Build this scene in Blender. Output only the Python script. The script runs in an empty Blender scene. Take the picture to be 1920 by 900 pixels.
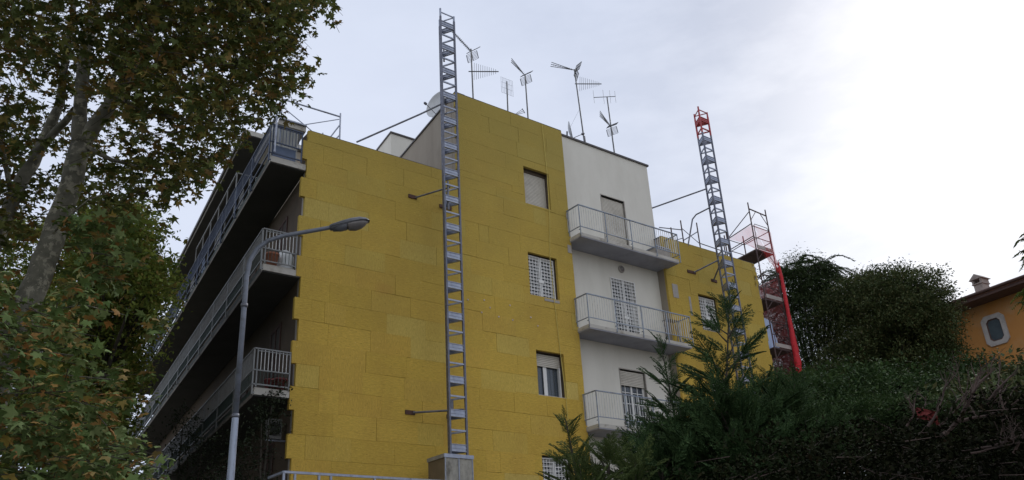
import bpy, math, random
import numpy as np
from mathutils import Vector, Matrix
random.seed(11); RNG = np.random.default_rng(11)
R = math.radians
scene = bpy.context.scene
COL = scene.collection

# ------------------------------------------------------------------ camera
FPX, PIT, ROLL, EYE = 1612.0, R(24.2), R(-3.31), 1.6
r0 = Vector((1, 0, 0)); u0 = Vector((0, -math.sin(PIT), math.cos(PIT))); FW = Vector((0, math.cos(PIT), math.sin(PIT)))
CX = r0 * math.cos(ROLL) + u0 * math.sin(ROLL); CY = -r0 * math.sin(ROLL) + u0 * math.cos(ROLL)
CAM = Vector((0, 0, EYE))
cd = bpy.data.cameras.new('camera'); cam = bpy.data.objects.new('camera', cd); COL.objects.link(cam)
cd.sensor_width = 36; cd.lens = FPX / 1920 * 36; cd.clip_start = 0.05; cd.clip_end = 3000
m = Matrix((CX, CY, -FW)).transposed().to_4x4(); m.translation = CAM
cam.matrix_world = m
scene.camera = cam

def at(x, y, d):
    """point seen at photo position x, y, d metres away along the ground"""
    v = CX * ((x - 960) / FPX) - CY * ((y - 450) / FPX) + FW
    return CAM + v * (d / math.hypot(v.x, v.y))

# building frame: s along the yellow facade, n outwards from it, t back along the left facade
O = Vector((-5.38309, 20.09135, 0)); DR = Vector((.785425, .618957, 0)); DL = Vector((-.50844, .861097, 0)); NR = Vector((.618957, -.785425, 0))
NL = Vector((-DL.y, DL.x, 0))
UP = Vector((0, 0, 1))
def W(s, n, h): return O + DR * s + NR * n + UP * h
def Lf(s, t, h): return O + DR * s + DL * t + UP * h
def P(x, y, z): return Vector((x, y, z))

# ------------------------------------------------------------------ mesh helpers
ORI = {}
class MB:
    def __init__(self): self.v = []; self.f = []
    def add(self, vs, fs):
        b = len(self.v); self.v.extend([tuple(p) for p in vs]); self.f.extend([tuple(b + i for i in q) for q in fs])
        return self
    def box(self, fn, a0, a1, b0, b1, c0, c1):
        vs = [fn(a, b, c) for c in (c0, c1) for b in (b0, b1) for a in (a0, a1)]
        return self.add(vs, [(0, 1, 3, 2), (4, 6, 7, 5), (0, 4, 5, 1), (2, 3, 7, 6), (0, 2, 6, 4), (1, 5, 7, 3)])
    def quad(self, *p): return self.add(p, [tuple(range(len(p)))])
    def tube(self, p, q, r, r2=None, n=8): return self.path([p, q], [r, r if r2 is None else r2], n)
    def path(self, pts, rad, n=8):
        pts = [Vector(p) for p in pts]
        if not hasattr(rad, '__len__'): rad = [rad] * len(pts)
        vs = []; prev = None
        for i, p in enumerate(pts):
            d = (pts[min(i + 1, len(pts) - 1)] - pts[max(i - 1, 0)]).normalized()
            if prev is None:
                a = d.cross(UP if abs(d.z) < .9 else Vector((1, 0, 0))).normalized()
            else:
                a = (prev - d * prev.dot(d)).normalized()
            prev = a; b = d.cross(a)
            for k in range(n):
                g = 2 * math.pi * k / n
                vs.append(p + (a * math.cos(g) + b * math.sin(g)) * rad[i])
        fs = []
        for i in range(len(pts) - 1):
            for k in range(n):
                fs.append((i * n + k, i * n + (k + 1) % n, (i + 1) * n + (k + 1) % n, (i + 1) * n + k))
        fs.append(tuple(reversed(range(n)))); fs.append(tuple((len(pts) - 1) * n + k for k in range(n)))
        return self.add(vs, fs)
    def bar(self, p, q, w, h=None, up=UP):
        """square bar from p to q"""
        p = Vector(p); q = Vector(q); d = (q - p).normalized(); h = h or w
        u = up if abs(d.dot(up)) < .95 else NR
        a = d.cross(u).normalized() * (w / 2); b = a.cross(d).normalized() * (h / 2)
        vs = [x + i * a + j * b for x in (p, q) for i, j in ((-1, -1), (1, -1), (1, 1), (-1, 1))]
        return self.add(vs, [(3, 2, 1, 0), (4, 5, 6, 7), (0, 1, 5, 4), (1, 2, 6, 5), (2, 3, 7, 6), (3, 0, 4, 7)])
    def lathe(self, c, prof, axis=UP, n=20):
        c = Vector(c); axis = Vector(axis).normalized()
        a = axis.cross(Vector((1, 0, 0)) if abs(axis.x) < .9 else Vector((0, 1, 0))).normalized(); b = axis.cross(a)
        vs = [c + axis * z + (a * math.cos(2 * math.pi * k / n) + b * math.sin(2 * math.pi * k / n)) * r for r, z in prof for k in range(n)]
        fs = [(i * n + k, i * n + (k + 1) % n, (i + 1) * n + (k + 1) % n, (i + 1) * n + k) for i in range(len(prof) - 1) for k in range(n)]
        return self.add(vs, fs)
    def prism(self, pts, d):
        n = len(pts); vs = [Vector(p) for p in pts] + [Vector(p) + d for p in pts]
        return self.add(vs, [tuple(range(n - 1, -1, -1)), tuple(range(n, 2 * n))] + [(i, (i + 1) % n, n + (i + 1) % n, n + i) for i in range(n)])
    def build(self, name, mat, parent=None, smooth=False, origin=None):
        return mesh_obj(name, np.array(self.v, float), self.f, mat, parent, smooth, origin)

def mesh_obj(name, V, F, mat, parent=None, smooth=False, origin=None):
    V = np.asarray(V, float)
    if parent is not None: o0 = ORI[parent.name]
    elif origin is not None: o0 = Vector(origin)
    else:
        lo, hi = V.min(0), V.max(0); o0 = Vector(((lo[0] + hi[0]) / 2, (lo[1] + hi[1]) / 2, lo[2]))
    me = bpy.data.meshes.new(name)
    V = V - np.array(o0)
    if isinstance(F, np.ndarray):
        me.vertices.add(len(V)); me.vertices.foreach_set('co', V.ravel().astype(np.float32))
        k = F.shape[1]
        me.loops.add(F.size); me.loops.foreach_set('vertex_index', F.ravel().astype(np.int32))
        me.polygons.add(len(F)); me.polygons.foreach_set('loop_start', np.arange(0, F.size, k, dtype=np.int32))
        me.update(calc_edges=True)
    else:
        me.from_pydata([tuple(p) for p in V], [], F); me.update()
    if smooth: me.polygons.foreach_set('use_smooth', [True] * len(me.polygons))
    me.materials.append(mat)
    o = bpy.data.objects.new(name, me); COL.objects.link(o)
    if parent is not None: o.parent = parent
    else: o.location = o0
    ORI[o.name] = o0
    return o

def tag(o, label=None, cat=None, group=None, kind=None):
    if label: o['label'] = label
    if cat: o['category'] = cat
    if group: o['group'] = group
    if kind: o['kind'] = kind
    return o
def thing(name, loc, label, cat, group=None):
    o = bpy.data.objects.new(name, None); COL.objects.link(o); o.location = loc; o.empty_display_size = .2
    ORI[o.name] = Vector(loc)
    return tag(o, label, cat, group)

# ------------------------------------------------------------------ materials
def nodes(name):
    mt = bpy.data.materials.new(name); mt.use_nodes = True; nt = mt.node_tree
    return mt, nt, nt.nodes['Principled BSDF'], nt.nodes['Material Output']
def N(nt, t, **kw):
    n = nt.nodes.new(t)
    for k, v in kw.items(): setattr(n, k, v)
    return n
def ramp(nt, src, stops, interp='LINEAR'):
    r = N(nt, 'ShaderNodeValToRGB'); r.color_ramp.interpolation = interp
    e = r.color_ramp.elements
    while len(e) < len(stops): e.new(.5)
    for i, (p, c) in enumerate(stops): e[i].position = p; e[i].color = (*c, 1) if len(c) == 3 else c
    nt.links.new(src, r.inputs[0]); return r.outputs[0]
def noise(nt, co, scale, detail=4, rough=.55, stretch=None):
    n = N(nt, 'ShaderNodeTexNoise'); n.inputs['Scale'].default_value = scale; n.inputs['Detail'].default_value = detail; n.inputs['Roughness'].default_value = rough
    if stretch:
        mp = N(nt, 'ShaderNodeMapping'); mp.inputs['Scale'].default_value = stretch; nt.links.new(co, mp.inputs[0]); co = mp.outputs[0]
    nt.links.new(co, n.inputs['Vector']); return n.outputs['Fac']
def mix(nt, fac, a, b, mode='MIX'):
    x = N(nt, 'ShaderNodeMix', data_type='RGBA', blend_type=mode)
    if isinstance(fac, (int, float)): x.inputs[0].default_value = fac
    else: nt.links.new(fac, x.inputs[0])
    for i, c in ((6, a), (7, b)):
        if isinstance(c, tuple): x.inputs[i].default_value = (*c, 1)
        else: nt.links.new(c, x.inputs[i])
    return x.outputs[2]
def pm(name, c1, c2=None, scale=3., rough=.6, metal=0., bump=0., bscale=40., dirt=None, dscale=1.2, dlo=.5, dhi=.75, stretch=None, spec=.5):
    mt, nt, b, out = nodes(name); tc = N(nt, 'ShaderNodeTexCoord'); co = tc.outputs['Object']
    c2 = c2 or tuple(x * .8 for x in c1)
    col = mix(nt, ramp(nt, noise(nt, co, scale, 5, .6, stretch), [(.35, (0, 0, 0)), (.68, (1, 1, 1))]), c1, c2)
    if dirt: col = mix(nt, ramp(nt, noise(nt, co, dscale, 7, .68, stretch), [(dlo, (0, 0, 0)), (dhi, (1, 1, 1))]), col, dirt)
    nt.links.new(col, b.inputs['Base Color']); b.inputs['Roughness'].default_value = rough; b.inputs['Metallic'].default_value = metal
    b.inputs['Specular IOR Level'].default_value = spec
    if bump:
        bp = N(nt, 'ShaderNodeBump'); bp.inputs['Strength'].default_value = bump; bp.inputs['Distance'].default_value = .02
        nt.links.new(noise(nt, co, bscale, 5, .6), bp.inputs['Height']); nt.links.new(bp.outputs[0], b.inputs['Normal'])
    return mt
def leafmat(name, stops, trans=.25, rough=.7, spec=.18):
    mt, nt, b, out = nodes(name)
    g = N(nt, 'ShaderNodeNewGeometry'); tc = N(nt, 'ShaderNodeTexCoord')
    c = ramp(nt, g.outputs['Random Per Island'], stops)
    c = mix(nt, ramp(nt, noise(nt, tc.outputs['Object'], .8, 3), [(.35, (0, 0, 0)), (.65, (1, 1, 1))]), c, mix(nt, .45, c, (.02, .03, .008)))
    nt.links.new(c, b.inputs['Base Color']); b.inputs['Roughness'].default_value = rough; b.inputs['Specular IOR Level'].default_value = spec
    tr = N(nt, 'ShaderNodeBsdfTranslucent'); nt.links.new(c, tr.inputs['Color'])
    ms = N(nt, 'ShaderNodeMixShader'); ms.inputs[0].default_value = trans
    nt.links.new(b.outputs[0], ms.inputs[1]); nt.links.new(tr.outputs[0], ms.inputs[2]); nt.links.new(ms.outputs[0], out.inputs['Surface'])
    return mt
def netmat(name, col, alpha, rough=.6):
    mt, nt, b, out = nodes(name)
    tc = N(nt, 'ShaderNodeTexCoord')
    b.inputs['Base Color'].default_value = (*col, 1); b.inputs['Roughness'].default_value = rough
    t = N(nt, 'ShaderNodeBsdfTransparent'); tl = N(nt, 'ShaderNodeBsdfTranslucent'); tl.inputs['Color'].default_value = (*col, 1)
    m1 = N(nt, 'ShaderNodeMixShader'); m1.inputs[0].default_value = .45; nt.links.new(b.outputs[0], m1.inputs[1]); nt.links.new(tl.outputs[0], m1.inputs[2])
    ms = N(nt, 'ShaderNodeMixShader')
    f = ramp(nt, noise(nt, tc.outputs['Object'], 2.2, 3), [(.3, (alpha * .8,) * 3), (.7, (min(1, alpha * 1.2),) * 3)])
    nt.links.new(f, ms.inputs[0]); nt.links.new(t.outputs[0], ms.inputs[1]); nt.links.new(m1.outputs[0], ms.inputs[2])
    nt.links.new(ms.outputs[0], out.inputs['Surface']); return mt
def glassmat(name, tint, clear=.55):
    mt, nt, b, out = nodes(name)
    b.inputs['Base Color'].default_value = (*tint, 1); b.inputs['Roughness'].default_value = .06; b.inputs['Specular IOR Level'].default_value = .9
    t = N(nt, 'ShaderNodeBsdfTransparent'); t.inputs['Color'].default_value = (.8, .85, .85, 1)
    ms = N(nt, 'ShaderNodeMixShader'); ms.inputs[0].default_value = clear
    nt.links.new(b.outputs[0], ms.inputs[1]); nt.links.new(t.outputs[0], ms.inputs[2]); nt.links.new(ms.outputs[0], out.inputs['Surface']); return mt

def wool():
    mt, nt, b, out = nodes('mineral_wool'); tc = N(nt, 'ShaderNodeTexCoord'); g = N(nt, 'ShaderNodeNewGeometry')
    # rotate object space into the facade so that fibres run along the boards
    mp = N(nt, 'ShaderNodeMapping'); mp.vector_type = 'POINT'; mp.inputs['Rotation'].default_value = (0, 0, -math.atan2(DR.y, DR.x)); nt.links.new(tc.outputs['Object'], mp.inputs[0])
    co = mp.outputs[0]; rnd = g.outputs['Random Per Island']
    base = ramp(nt, rnd, [(0, (0.694, 0.469, 0.089)), (.2, (0.784, 0.537, 0.105)), (.4, (0.716, 0.486, 0.094)), (.6, (0.806, 0.548, 0.110)), (.75, (0.739, 0.480, 0.099)), (.88, (0.739, 0.537, 0.121)), (.95, (0.761, 0.576, 0.154)), (1, (0.784, 0.610, 0.187))])
    hz = ramp(nt, noise(nt, co, 15, 8, .8, (.55, 1, 2.0)), [(.3, (0, 0, 0)), (.72, (1, 1, 1))])
    vt = ramp(nt, noise(nt, co, 15, 8, .8, (1.9, 1, .6)), [(.3, (0, 0, 0)), (.72, (1, 1, 1))])
    sel = ramp(nt, rnd, [(.0, (1, 1, 1)), (.66, (1, 1, 1)), (.67, (0, 0, 0))], 'CONSTANT')
    fib = mix(nt, sel, vt, hz)
    col = mix(nt, fib, base, mix(nt, .75, base, (.33, .225, .045)))
    big = ramp(nt, noise(nt, co, .55, 6, .65), [(.42, (0, 0, 0)), (.75, (1, 1, 1))])
    col = mix(nt, big, col, mix(nt, .55, col, (.42, .26, .06)))
    # lighter, greener weathered boards high on the wall
    sp = N(nt, 'ShaderNodeSeparateXYZ'); nt.links.new(tc.outputs['Object'], sp.inputs[0])
    ad = N(nt, 'ShaderNodeMath', operation='MULTIPLY_ADD'); nt.links.new(noise(nt, co, .6, 3), ad.inputs[0]); ad.inputs[1].default_value = 5; nt.links.new(sp.outputs[2], ad.inputs[2])
    wz = N(nt, 'ShaderNodeMapRange'); wz.inputs[1].default_value = 10.5; wz.inputs[2].default_value = 19; nt.links.new(ad.outputs[0], wz.inputs[0])
    col = mix(nt, wz.outputs[0], col, mix(nt, .85, col, (.345, .275, .08)))
    stain = ramp(nt, noise(nt, co, .9, 3, .5, (.7, 1, 1.4)), [(.70, (0, 0, 0)), (.80, (1, 1, 1))])
    col = mix(nt, stain, col, mix(nt, .4, col, (.46, .25, .07)))
    fleck = ramp(nt, noise(nt, co, 26, 2, .5, (.8, 1, 1.6)), [(.70, (0, 0, 0)), (.74, (1, 1, 1))])
    col = mix(nt, fleck, col, mix(nt, .6, col, (.85, .76, .40)))
    dark = ramp(nt, noise(nt, co, 17, 3, .6, (.6, 1, 1.8)), [(.28, (1, 1, 1)), (.36, (0, 0, 0))])
    col = mix(nt, dark, col, mix(nt, .6, col, (.12, .08, .02)))
    nt.links.new(col, b.inputs['Base Color']); b.inputs['Roughness'].default_value = .95; b.inputs['Specular IOR Level'].default_value = .1
    bp = N(nt, 'ShaderNodeBump'); bp.inputs['Strength'].default_value = .6; bp.inputs['Distance'].default_value = .015
    nt.links.new(fib, bp.inputs['Height']); nt.links.new(bp.outputs[0], b.inputs['Normal'])
    return mt

M = dict(
    lamparm=pm('lamp_arm_paint', (.20, .22, .27), (.15, .17, .21), 5, .5, .2, dirt=(.1, .1, .11), dscale=6),  # backlit silhouette put into the arm, a darker copy of the pole
    redcloth=pm('faded_red_cloth', (0.132, 0.015, 0.012), (0.096, 0.012, 0.011), 8, .9),
    villaglass=pm('dull_pane', (.10, .13, .15), (.07, .09, .11), 2, .12, spec=.8),  # pale sky reflection put into the pane colour
    darkdoor=pm('dark_shutter', (.06, .045, .035), (.045, .035, .028), 6, .8, stretch=(1, 1, 8)),
    acgrey=pm('grimy_casing', (.17, .17, .165), (.12, .12, .12), 5, .7),  # deep shade under the balcony put into the casing colour
    mastpost=pm('mast_post_steel', (.17, .18, .23), (.12, .13, .17), 9, .5, .4, dirt=(.09, .08, .08), dscale=5),
    greybar2=pm('worn_bar_paint', (0.234, 0.240, 0.237), (0.182, 0.189, 0.189), 6, .55, dirt=(0.117, 0.111, 0.104), dscale=5),
    edgegrey=pm('stained_edge', (0.188, 0.169, 0.150), (0.125, 0.112, 0.100), 3, .9, dirt=(0.062, 0.056, 0.050), dscale=2),  # brown-grey, darker than the slab's end face
    bandgrey=pm('grey_band', (0.120, 0.124, 0.128), (0.090, 0.094, 0.098), 4, .7),
    wool=wool(),
    plaster=pm('white_plaster', (.70, .68, .62), (.64, .62, .56), 1.2, .85, bump=.08, dirt=(.46, .43, .37), dscale=.8, dlo=.62, dhi=.9, stretch=(1.6, 1.6, .6)),
    beige=pm('beige_plaster', (0.310, 0.273, 0.223), (0.273, 0.236, 0.192), 1.0, .88, bump=.1, dirt=(0.186, 0.161, 0.130), dscale=.8, dlo=.55, dhi=.85, stretch=(2, 2, .6)),
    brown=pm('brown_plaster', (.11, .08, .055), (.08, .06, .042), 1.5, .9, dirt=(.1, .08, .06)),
    soffit=pm('grey_soffit', (.36, .37, .43), (.30, .31, .37), 1.3, .85, dirt=(.2, .2, .22), dlo=.5, dhi=.8),
    darksoffit=pm('dark_soffit', (.055, .054, .054), (.04, .04, .04), 1.3, .9, dirt=(.04, .04, .04)),  # shade under the long balconies put into a near-black soffit colour
    slabedge=pm('slab_edge', (.52, .50, .46), (.44, .42, .38), 2.5, .85, bump=.15, dirt=(.25, .22, .18), dscale=3, dlo=.52, dhi=.72),
    concrete=pm('raw_concrete', (.30, .28, .25), (.24, .22, .19), 2.5, .9, bump=.2, dirt=(.12, .1, .09), dscale=2),
    coping=pm('dark_coping', (.09, .08, .08), (.06, .055, .055), 5, .6),
    galv=pm('galvanised_steel', (.38, .41, .49), (.27, .30, .38), 9, .42, .55, dirt=(.16, .15, .16), dscale=5, dlo=.55, dhi=.75),
    galvdark=pm('weathered_steel', (.20, .21, .25), (.14, .15, .18), 7, .5, .4, dirt=(.10, .07, .06), dscale=4),
    rust=pm('rusty_plate', (.10, .045, .03), (.06, .03, .025), 9, .8),
    rustpole=pm('rusty_pole', (.085, .055, .055), (.055, .035, .035), 6, .7, .0, dirt=(.11, .035, .03), dscale=3),
    red=pm('red_paint', (.42, .035, .035), (.33, .03, .035), 7, .45),
    bluegrey=pm('bluegrey_railing', (.30, .35, .43), (.24, .29, .37), 6, .5, .2, dirt=(.2, .17, .15), dscale=6),
    bluerail=pm('blue_railing', (.045, .065, .12), (.03, .045, .085), 6, .5, .1),
    whitebar=pm('white_bar_paint', (.66, .67, .66), (.58, .59, .59), 6, .5, dirt=(.4, .38, .35), dscale=5),
    greybar=pm('grey_bar_paint', (.22, .23, .235), (.17, .18, .185), 6, .55, dirt=(.2, .19, .18), dscale=5),
    whiteframe=pm('white_lacquer', (.74, .74, .73), (.68, .68, .67), 4, .35),
    shutter=pm('shutter_plastic', (.62, .59, .53), (.56, .53, .47), 3, .5, dirt=(.42, .39, .34), dscale=2),
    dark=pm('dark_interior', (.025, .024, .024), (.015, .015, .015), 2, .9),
    curtain=pm('grey_curtain', (.42, .42, .44), (.30, .30, .33), 12, .9, stretch=(3, 3, .2)),
    glass=glassmat('window_glass', (.10, .12, .15), .5),
    screen=pm('green_screen', (0.038, 0.059, 0.052), (0.025, 0.042, 0.038), 8, .7, dirt=(0.063, 0.070, 0.056), dscale=9),
    plank=pm('platform_plank', (.17, .13, .115), (.11, .085, .08), 4, .8, bump=.2, dirt=(.06, .045, .04)),
    toe=pm('toe_board', (.42, .38, .36), (.34, .30, .28), 3, .7, dirt=(.2, .15, .13)),
    cover=pm('weathered_board', (.40, .38, .33), (.28, .27, .24), 9, .85, bump=.3, dirt=(.16, .15, .13), dscale=5, dlo=.48, dhi=.66, stretch=(1, 1, .6)),
    coverside=pm('brown_board', (.17, .13, .075), (.13, .10, .06), 4, .85),
    rope=pm('yellow_rope', (.62, .50, .14), (.5, .4, .1), 30, .8),
    lampgrey=pm('lamp_post_paint', (.40, .45, .56), (.34, .39, .49), 5, .45, .2, dirt=(.13, .13, .15), dscale=6, stretch=(1, 1, .4)),
    lamphead=pm('lamp_housing', (0.150, 0.158, 0.180), (0.112, 0.120, 0.143), 6, .45, .2, dirt=(0.060, 0.060, 0.068), dscale=5),  # darkened like the arm, for its silhouette against the sky
    lampglass=pm('lamp_bowl', (.22, .20, .20), (.15, .14, .14), 4, .12),
    dish=pm('dish_paint', (.55, .57, .60), (.48, .50, .53), 4, .4, dirt=(.35, .35, .36)),
    alu=pm('antenna_aluminium', (.13, .135, .145), (.09, .095, .10), 10, .5, .4),
    terracotta=pm('terracotta', (.45, .18, .11), (.38, .15, .09), 6, .8, dirt=(.3, .15, .1)),
    redpot=pm('dark_red_pot', (.16, .03, .03), (.12, .025, .025), 6, .6),
    whiteplastic=pm('white_plastic', (.6, .62, .63), (.5, .52, .54), 3, .4),
    bluepanel=pm('blue_panel', (.10, .14, .23), (.08, .11, .18), 3, .6),
    bluesheet=pm('blue_white_sheet', (.50, .62, .85), (.42, .52, .78), 1.2, .5),
    plastic=netmat('plastic_sheet', (.62, .66, .68), .55, .25),
    rednet=netmat('red_net_sheer', (.75, .10, .10), .30),
    redbundle=pm('red_net_bundle', (.62, .02, .03), (.42, .015, .025), 14, .7, bump=.6, bscale=30),
    brownnet=netmat('dark_red_net', (.22, .05, .05), .82),
    foil=pm('crumpled_foil', (.55, .55, .55), (.3, .3, .3), 9, .4, .3, bump=.5),
    orange=pm('orange_plaster', (0.552, 0.260, 0.075), (0.488, 0.220, 0.062), .7, .9, bump=.1, dirt=(0.506, 0.330, 0.188), dscale=.55, dlo=.5, dhi=.75),
    stone=pm('pale_stone', (.52, .49, .47), (.44, .41, .40), 4, .85, bump=.15, dirt=(.3, .28, .27), dscale=3),
    eave=pm('dark_eave_wood', (.10, .055, .045), (.07, .04, .035), 5, .8),
    tile=pm('roof_tiles', (.26, .12, .08), (.18, .08, .06), 6, .85, bump=.3, bscale=14),
    chim=pm('chimney_plaster', (.38, .33, .30), (.30, .26, .24), 5, .9, dirt=(.18, .15, .14), dscale=3),
    bark=pm('plane_bark', (0.172, 0.164, 0.129), (0.070, 0.068, 0.049), 4.0, .85, bump=.3, bscale=22, dirt=(0.279, 0.264, 0.205), dscale=6, dlo=.53, dhi=.58),
    darkbark=pm('dark_bark', (.055, .045, .035), (.035, .03, .022), 6, .9),
    drytwig=pm('dry_twig', (.085, .055, .045), (.05, .035, .03), 9, .9),
    asphalt=pm('asphalt', (.055, .055, .056), (.042, .042, .044), 12, .9, bump=.2, bscale=120),
    paving=pm('paving', (.26, .25, .23), (.21, .20, .19), 5, .9),
    earth=pm('earth_ground', (.20, .17, .13), (.13, .13, .08), 1.5, .95),
    mortar=pm('mortar_patch', (.40, .37, .34), (.32, .30, .28), 9, .9),
    plug=pm('plug_plastic', (.62, .55, .5), (.5, .4, .38), 9, .5),
    plane_leaf=leafmat('plane_leaves', [(0, (0.090, 0.114, 0.037)), (.35, (0.133, 0.165, 0.049)), (.6, (0.179, 0.193, 0.054)), (.75, (0.195, 0.155, 0.049)), (.86, (0.254, 0.143, 0.049)), (.94, (0.254, 0.255, 0.057)), (1, (0.328, 0.193, 0.054))], .22),
    low_leaf=leafmat('plane_leaves_low', [(0, (0.112, 0.176, 0.054)), (.4, (0.171, 0.244, 0.077)), (.7, (0.241, 0.307, 0.124)), (.90, (0.426, 0.196, 0.061)), (.965, (0.370, 0.276, 0.084)), (1, (0.483, 0.356, 0.084))], .2),
    green_leaf=leafmat('green_leaves', [(0, (0.132, 0.190, 0.040)), (.4, (0.229, 0.290, 0.060)), (.75, (0.312, 0.369, 0.074)), (.92, (0.312, 0.201, 0.060)), (1, (0.383, 0.401, 0.100))], .3),
    dark_leaf=leafmat('dark_leaves', [(0, (0.039, 0.060, 0.023)), (.4, (0.064, 0.088, 0.031)), (.75, (0.096, 0.120, 0.046)), (.93, (0.124, 0.114, 0.053)), (1, (0.150, 0.157, 0.070))], .18),
    cedar_leaf=leafmat('feathery_leaves', [(0, (0.026, 0.048, 0.021)), (.5, (0.048, 0.075, 0.030)), (1, (0.075, 0.113, 0.041))], .18),
    shrub_leaf=leafmat('shrub_leaves', [(0, (0.021, 0.046, 0.017)), (.5, (0.040, 0.077, 0.023)), (.85, (0.058, 0.099, 0.031)), (1, (0.087, 0.128, 0.046))], .2),
    cyp_leaf=leafmat('cypress_scales', [(0, (0.019, 0.046, 0.017)), (.5, (0.036, 0.074, 0.026)), (.9, (0.060, 0.108, 0.038)), (1, (0.090, 0.144, 0.054))], .15, .8, .15),
    cyp_pale=leafmat('cypress_scales_pale', [(0, (.05, .085, .025)), (.5, (.085, .12, .035)), (1, (.13, .16, .055))], .18, .8, .15),
    hedge_leaf=leafmat('hedge_leaves', [(0, (.005, .006, .004)), (.6, (.009, .009, .005)), (.93, (.014, .012, .007)), (.985, (.026, .015, .010)), (1, (.06, .045, .035))], .05, .9, .04),  # shade within the hedge put into near-black leaf colours
    vine_leaf=leafmat('vine_leaves', [(0, (.016, .022, .014)), (.6, (.028, .038, .022)), (1, (.05, .06, .035))], .12),
    frame_leaf=leafmat('bright_leaves', [(0, (.06, .10, .02)), (.6, (.10, .15, .03)), (1, (.16, .18, .04))], .3),
)

# ------------------------------------------------------------------ world and sun
SUN_AZ, SUN_EL = R(34), R(38)
sundir = Vector((math.sin(SUN_AZ) * math.cos(SUN_EL), math.cos(SUN_AZ) * math.cos(SUN_EL), math.sin(SUN_EL)))
w = bpy.data.worlds.new('World'); scene.world = w; w.use_nodes = True; nt = w.node_tree
bg = nt.nodes['Background']; tc = N(nt, 'ShaderNodeTexCoord')
sky = N(nt, 'ShaderNodeTexSky', sky_type='NISHITA'); sky.sun_disc = False; sky.sun_elevation = SUN_EL; sky.sun_rotation = SUN_AZ
sky.air_density = 1.0; sky.dust_density = 2.0
co = tc.outputs['Generated']
n1 = ramp(nt, noise(nt, co, 2.2, 6, .55, (1, 1, 2.0)), [(.33, (0, 0, 0)), (.67, (1, 1, 1))])
n2 = ramp(nt, noise(nt, co, 5.0, 7, .6, (1, 1, 2.4)), [(.3, (0, 0, 0)), (.7, (1, 1, 1))])
def lobe(d, stops):
    dn = N(nt, 'ShaderNodeVectorMath', operation='DOT_PRODUCT'); nt.links.new(co, dn.inputs[0]); dn.inputs[1].default_value = Vector(d).normalized()
    return ramp(nt, dn.outputs['Value'], [(p, (v, v, v)) for p, v in stops])
def pxdir(x, y): return CX * ((x - 960) / FPX) - CY * ((y - 450) / FPX) + FW
cloud = mix(nt, n1, (6.4, 7.1, 8.9), (7.5, 8.2, 9.8))
cloud = mix(nt, mix(nt, .55, n2, (0, 0, 0)), cloud, (6.0, 6.8, 8.6))
cloud = mix(nt, lobe(pxdir(1190, 30), [(.90, 0), (.985, .9)]), cloud, (4.2, 4.95, 6.6))
n3 = ramp(nt, noise(nt, co, 7.5, 5, .55, (1, 1, 2.6)), [(.38, (0, 0, 0)), (.66, (1, 1, 1))])
cloud = mix(nt, mix(nt, .6, n3, (0, 0, 0)), cloud, (7.6, 8.3, 9.9))
cloud = mix(nt, lobe(pxdir(640, 330), [(.90, 0), (.985, .7)]), cloud, (8.2, 8.8, 10.3))
glow = lobe(pxdir(1880, 330), [(.90, 0), (.955, .22), (.976, .6), (.990, 1)])
cloud = mix(nt, mix(nt, .30, glow, mix(nt, 1.0, glow, n3, 'MULTIPLY')), cloud, (10.5, 10.7, 11.2))
# cloud brightened overhead and behind the camera, out of view, to add facade light
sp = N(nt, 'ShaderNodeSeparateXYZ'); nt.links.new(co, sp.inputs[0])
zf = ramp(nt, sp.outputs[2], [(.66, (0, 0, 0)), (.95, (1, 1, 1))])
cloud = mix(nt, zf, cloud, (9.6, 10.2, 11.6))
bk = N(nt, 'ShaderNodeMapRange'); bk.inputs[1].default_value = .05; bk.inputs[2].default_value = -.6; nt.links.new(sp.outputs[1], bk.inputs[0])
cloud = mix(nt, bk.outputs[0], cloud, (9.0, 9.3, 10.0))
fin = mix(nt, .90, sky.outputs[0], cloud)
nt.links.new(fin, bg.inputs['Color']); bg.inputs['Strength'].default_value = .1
sl = bpy.data.lights.new('sun', 'SUN'); sl.energy = .9; sl.angle = R(14); sl.color = (1, .97, .93)
so = bpy.data.objects.new('sun', sl); COL.objects.link(so); so.rotation_euler = (-sundir).to_track_quat('-Z', 'Y').to_euler(); so.location = (20, 0, 60)
scene.view_settings.view_transform = 'Standard'; scene.view_settings.look = 'None'; scene.view_settings.gamma = 1; scene.view_settings.exposure = 0
scene.view_settings.use_curve_mapping = False

# ------------------------------------------------------------------ setting
g = MB().box(P, -600, 600, -300, 900, -.5, 0).build('ground', M['earth']); tag(g, 'earth ground around the street', 'ground', kind='structure')
def strip(a0, a1, b0, b1, z0, z1, name, mat, label, cat):
    return tag(MB().box(W, a0, a1, b0, b1, z0, z1).build(name, mat), label, cat, kind='structure')
strip(-60, 60, 8, 22, -.3, .006, 'road', M['asphalt'], 'asphalt street below the building', 'road')
strip(-60, 60, 5.5, 8, -.3, .12, 'pavement', M['paving'], 'paved footway along the street', 'pavement')

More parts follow.
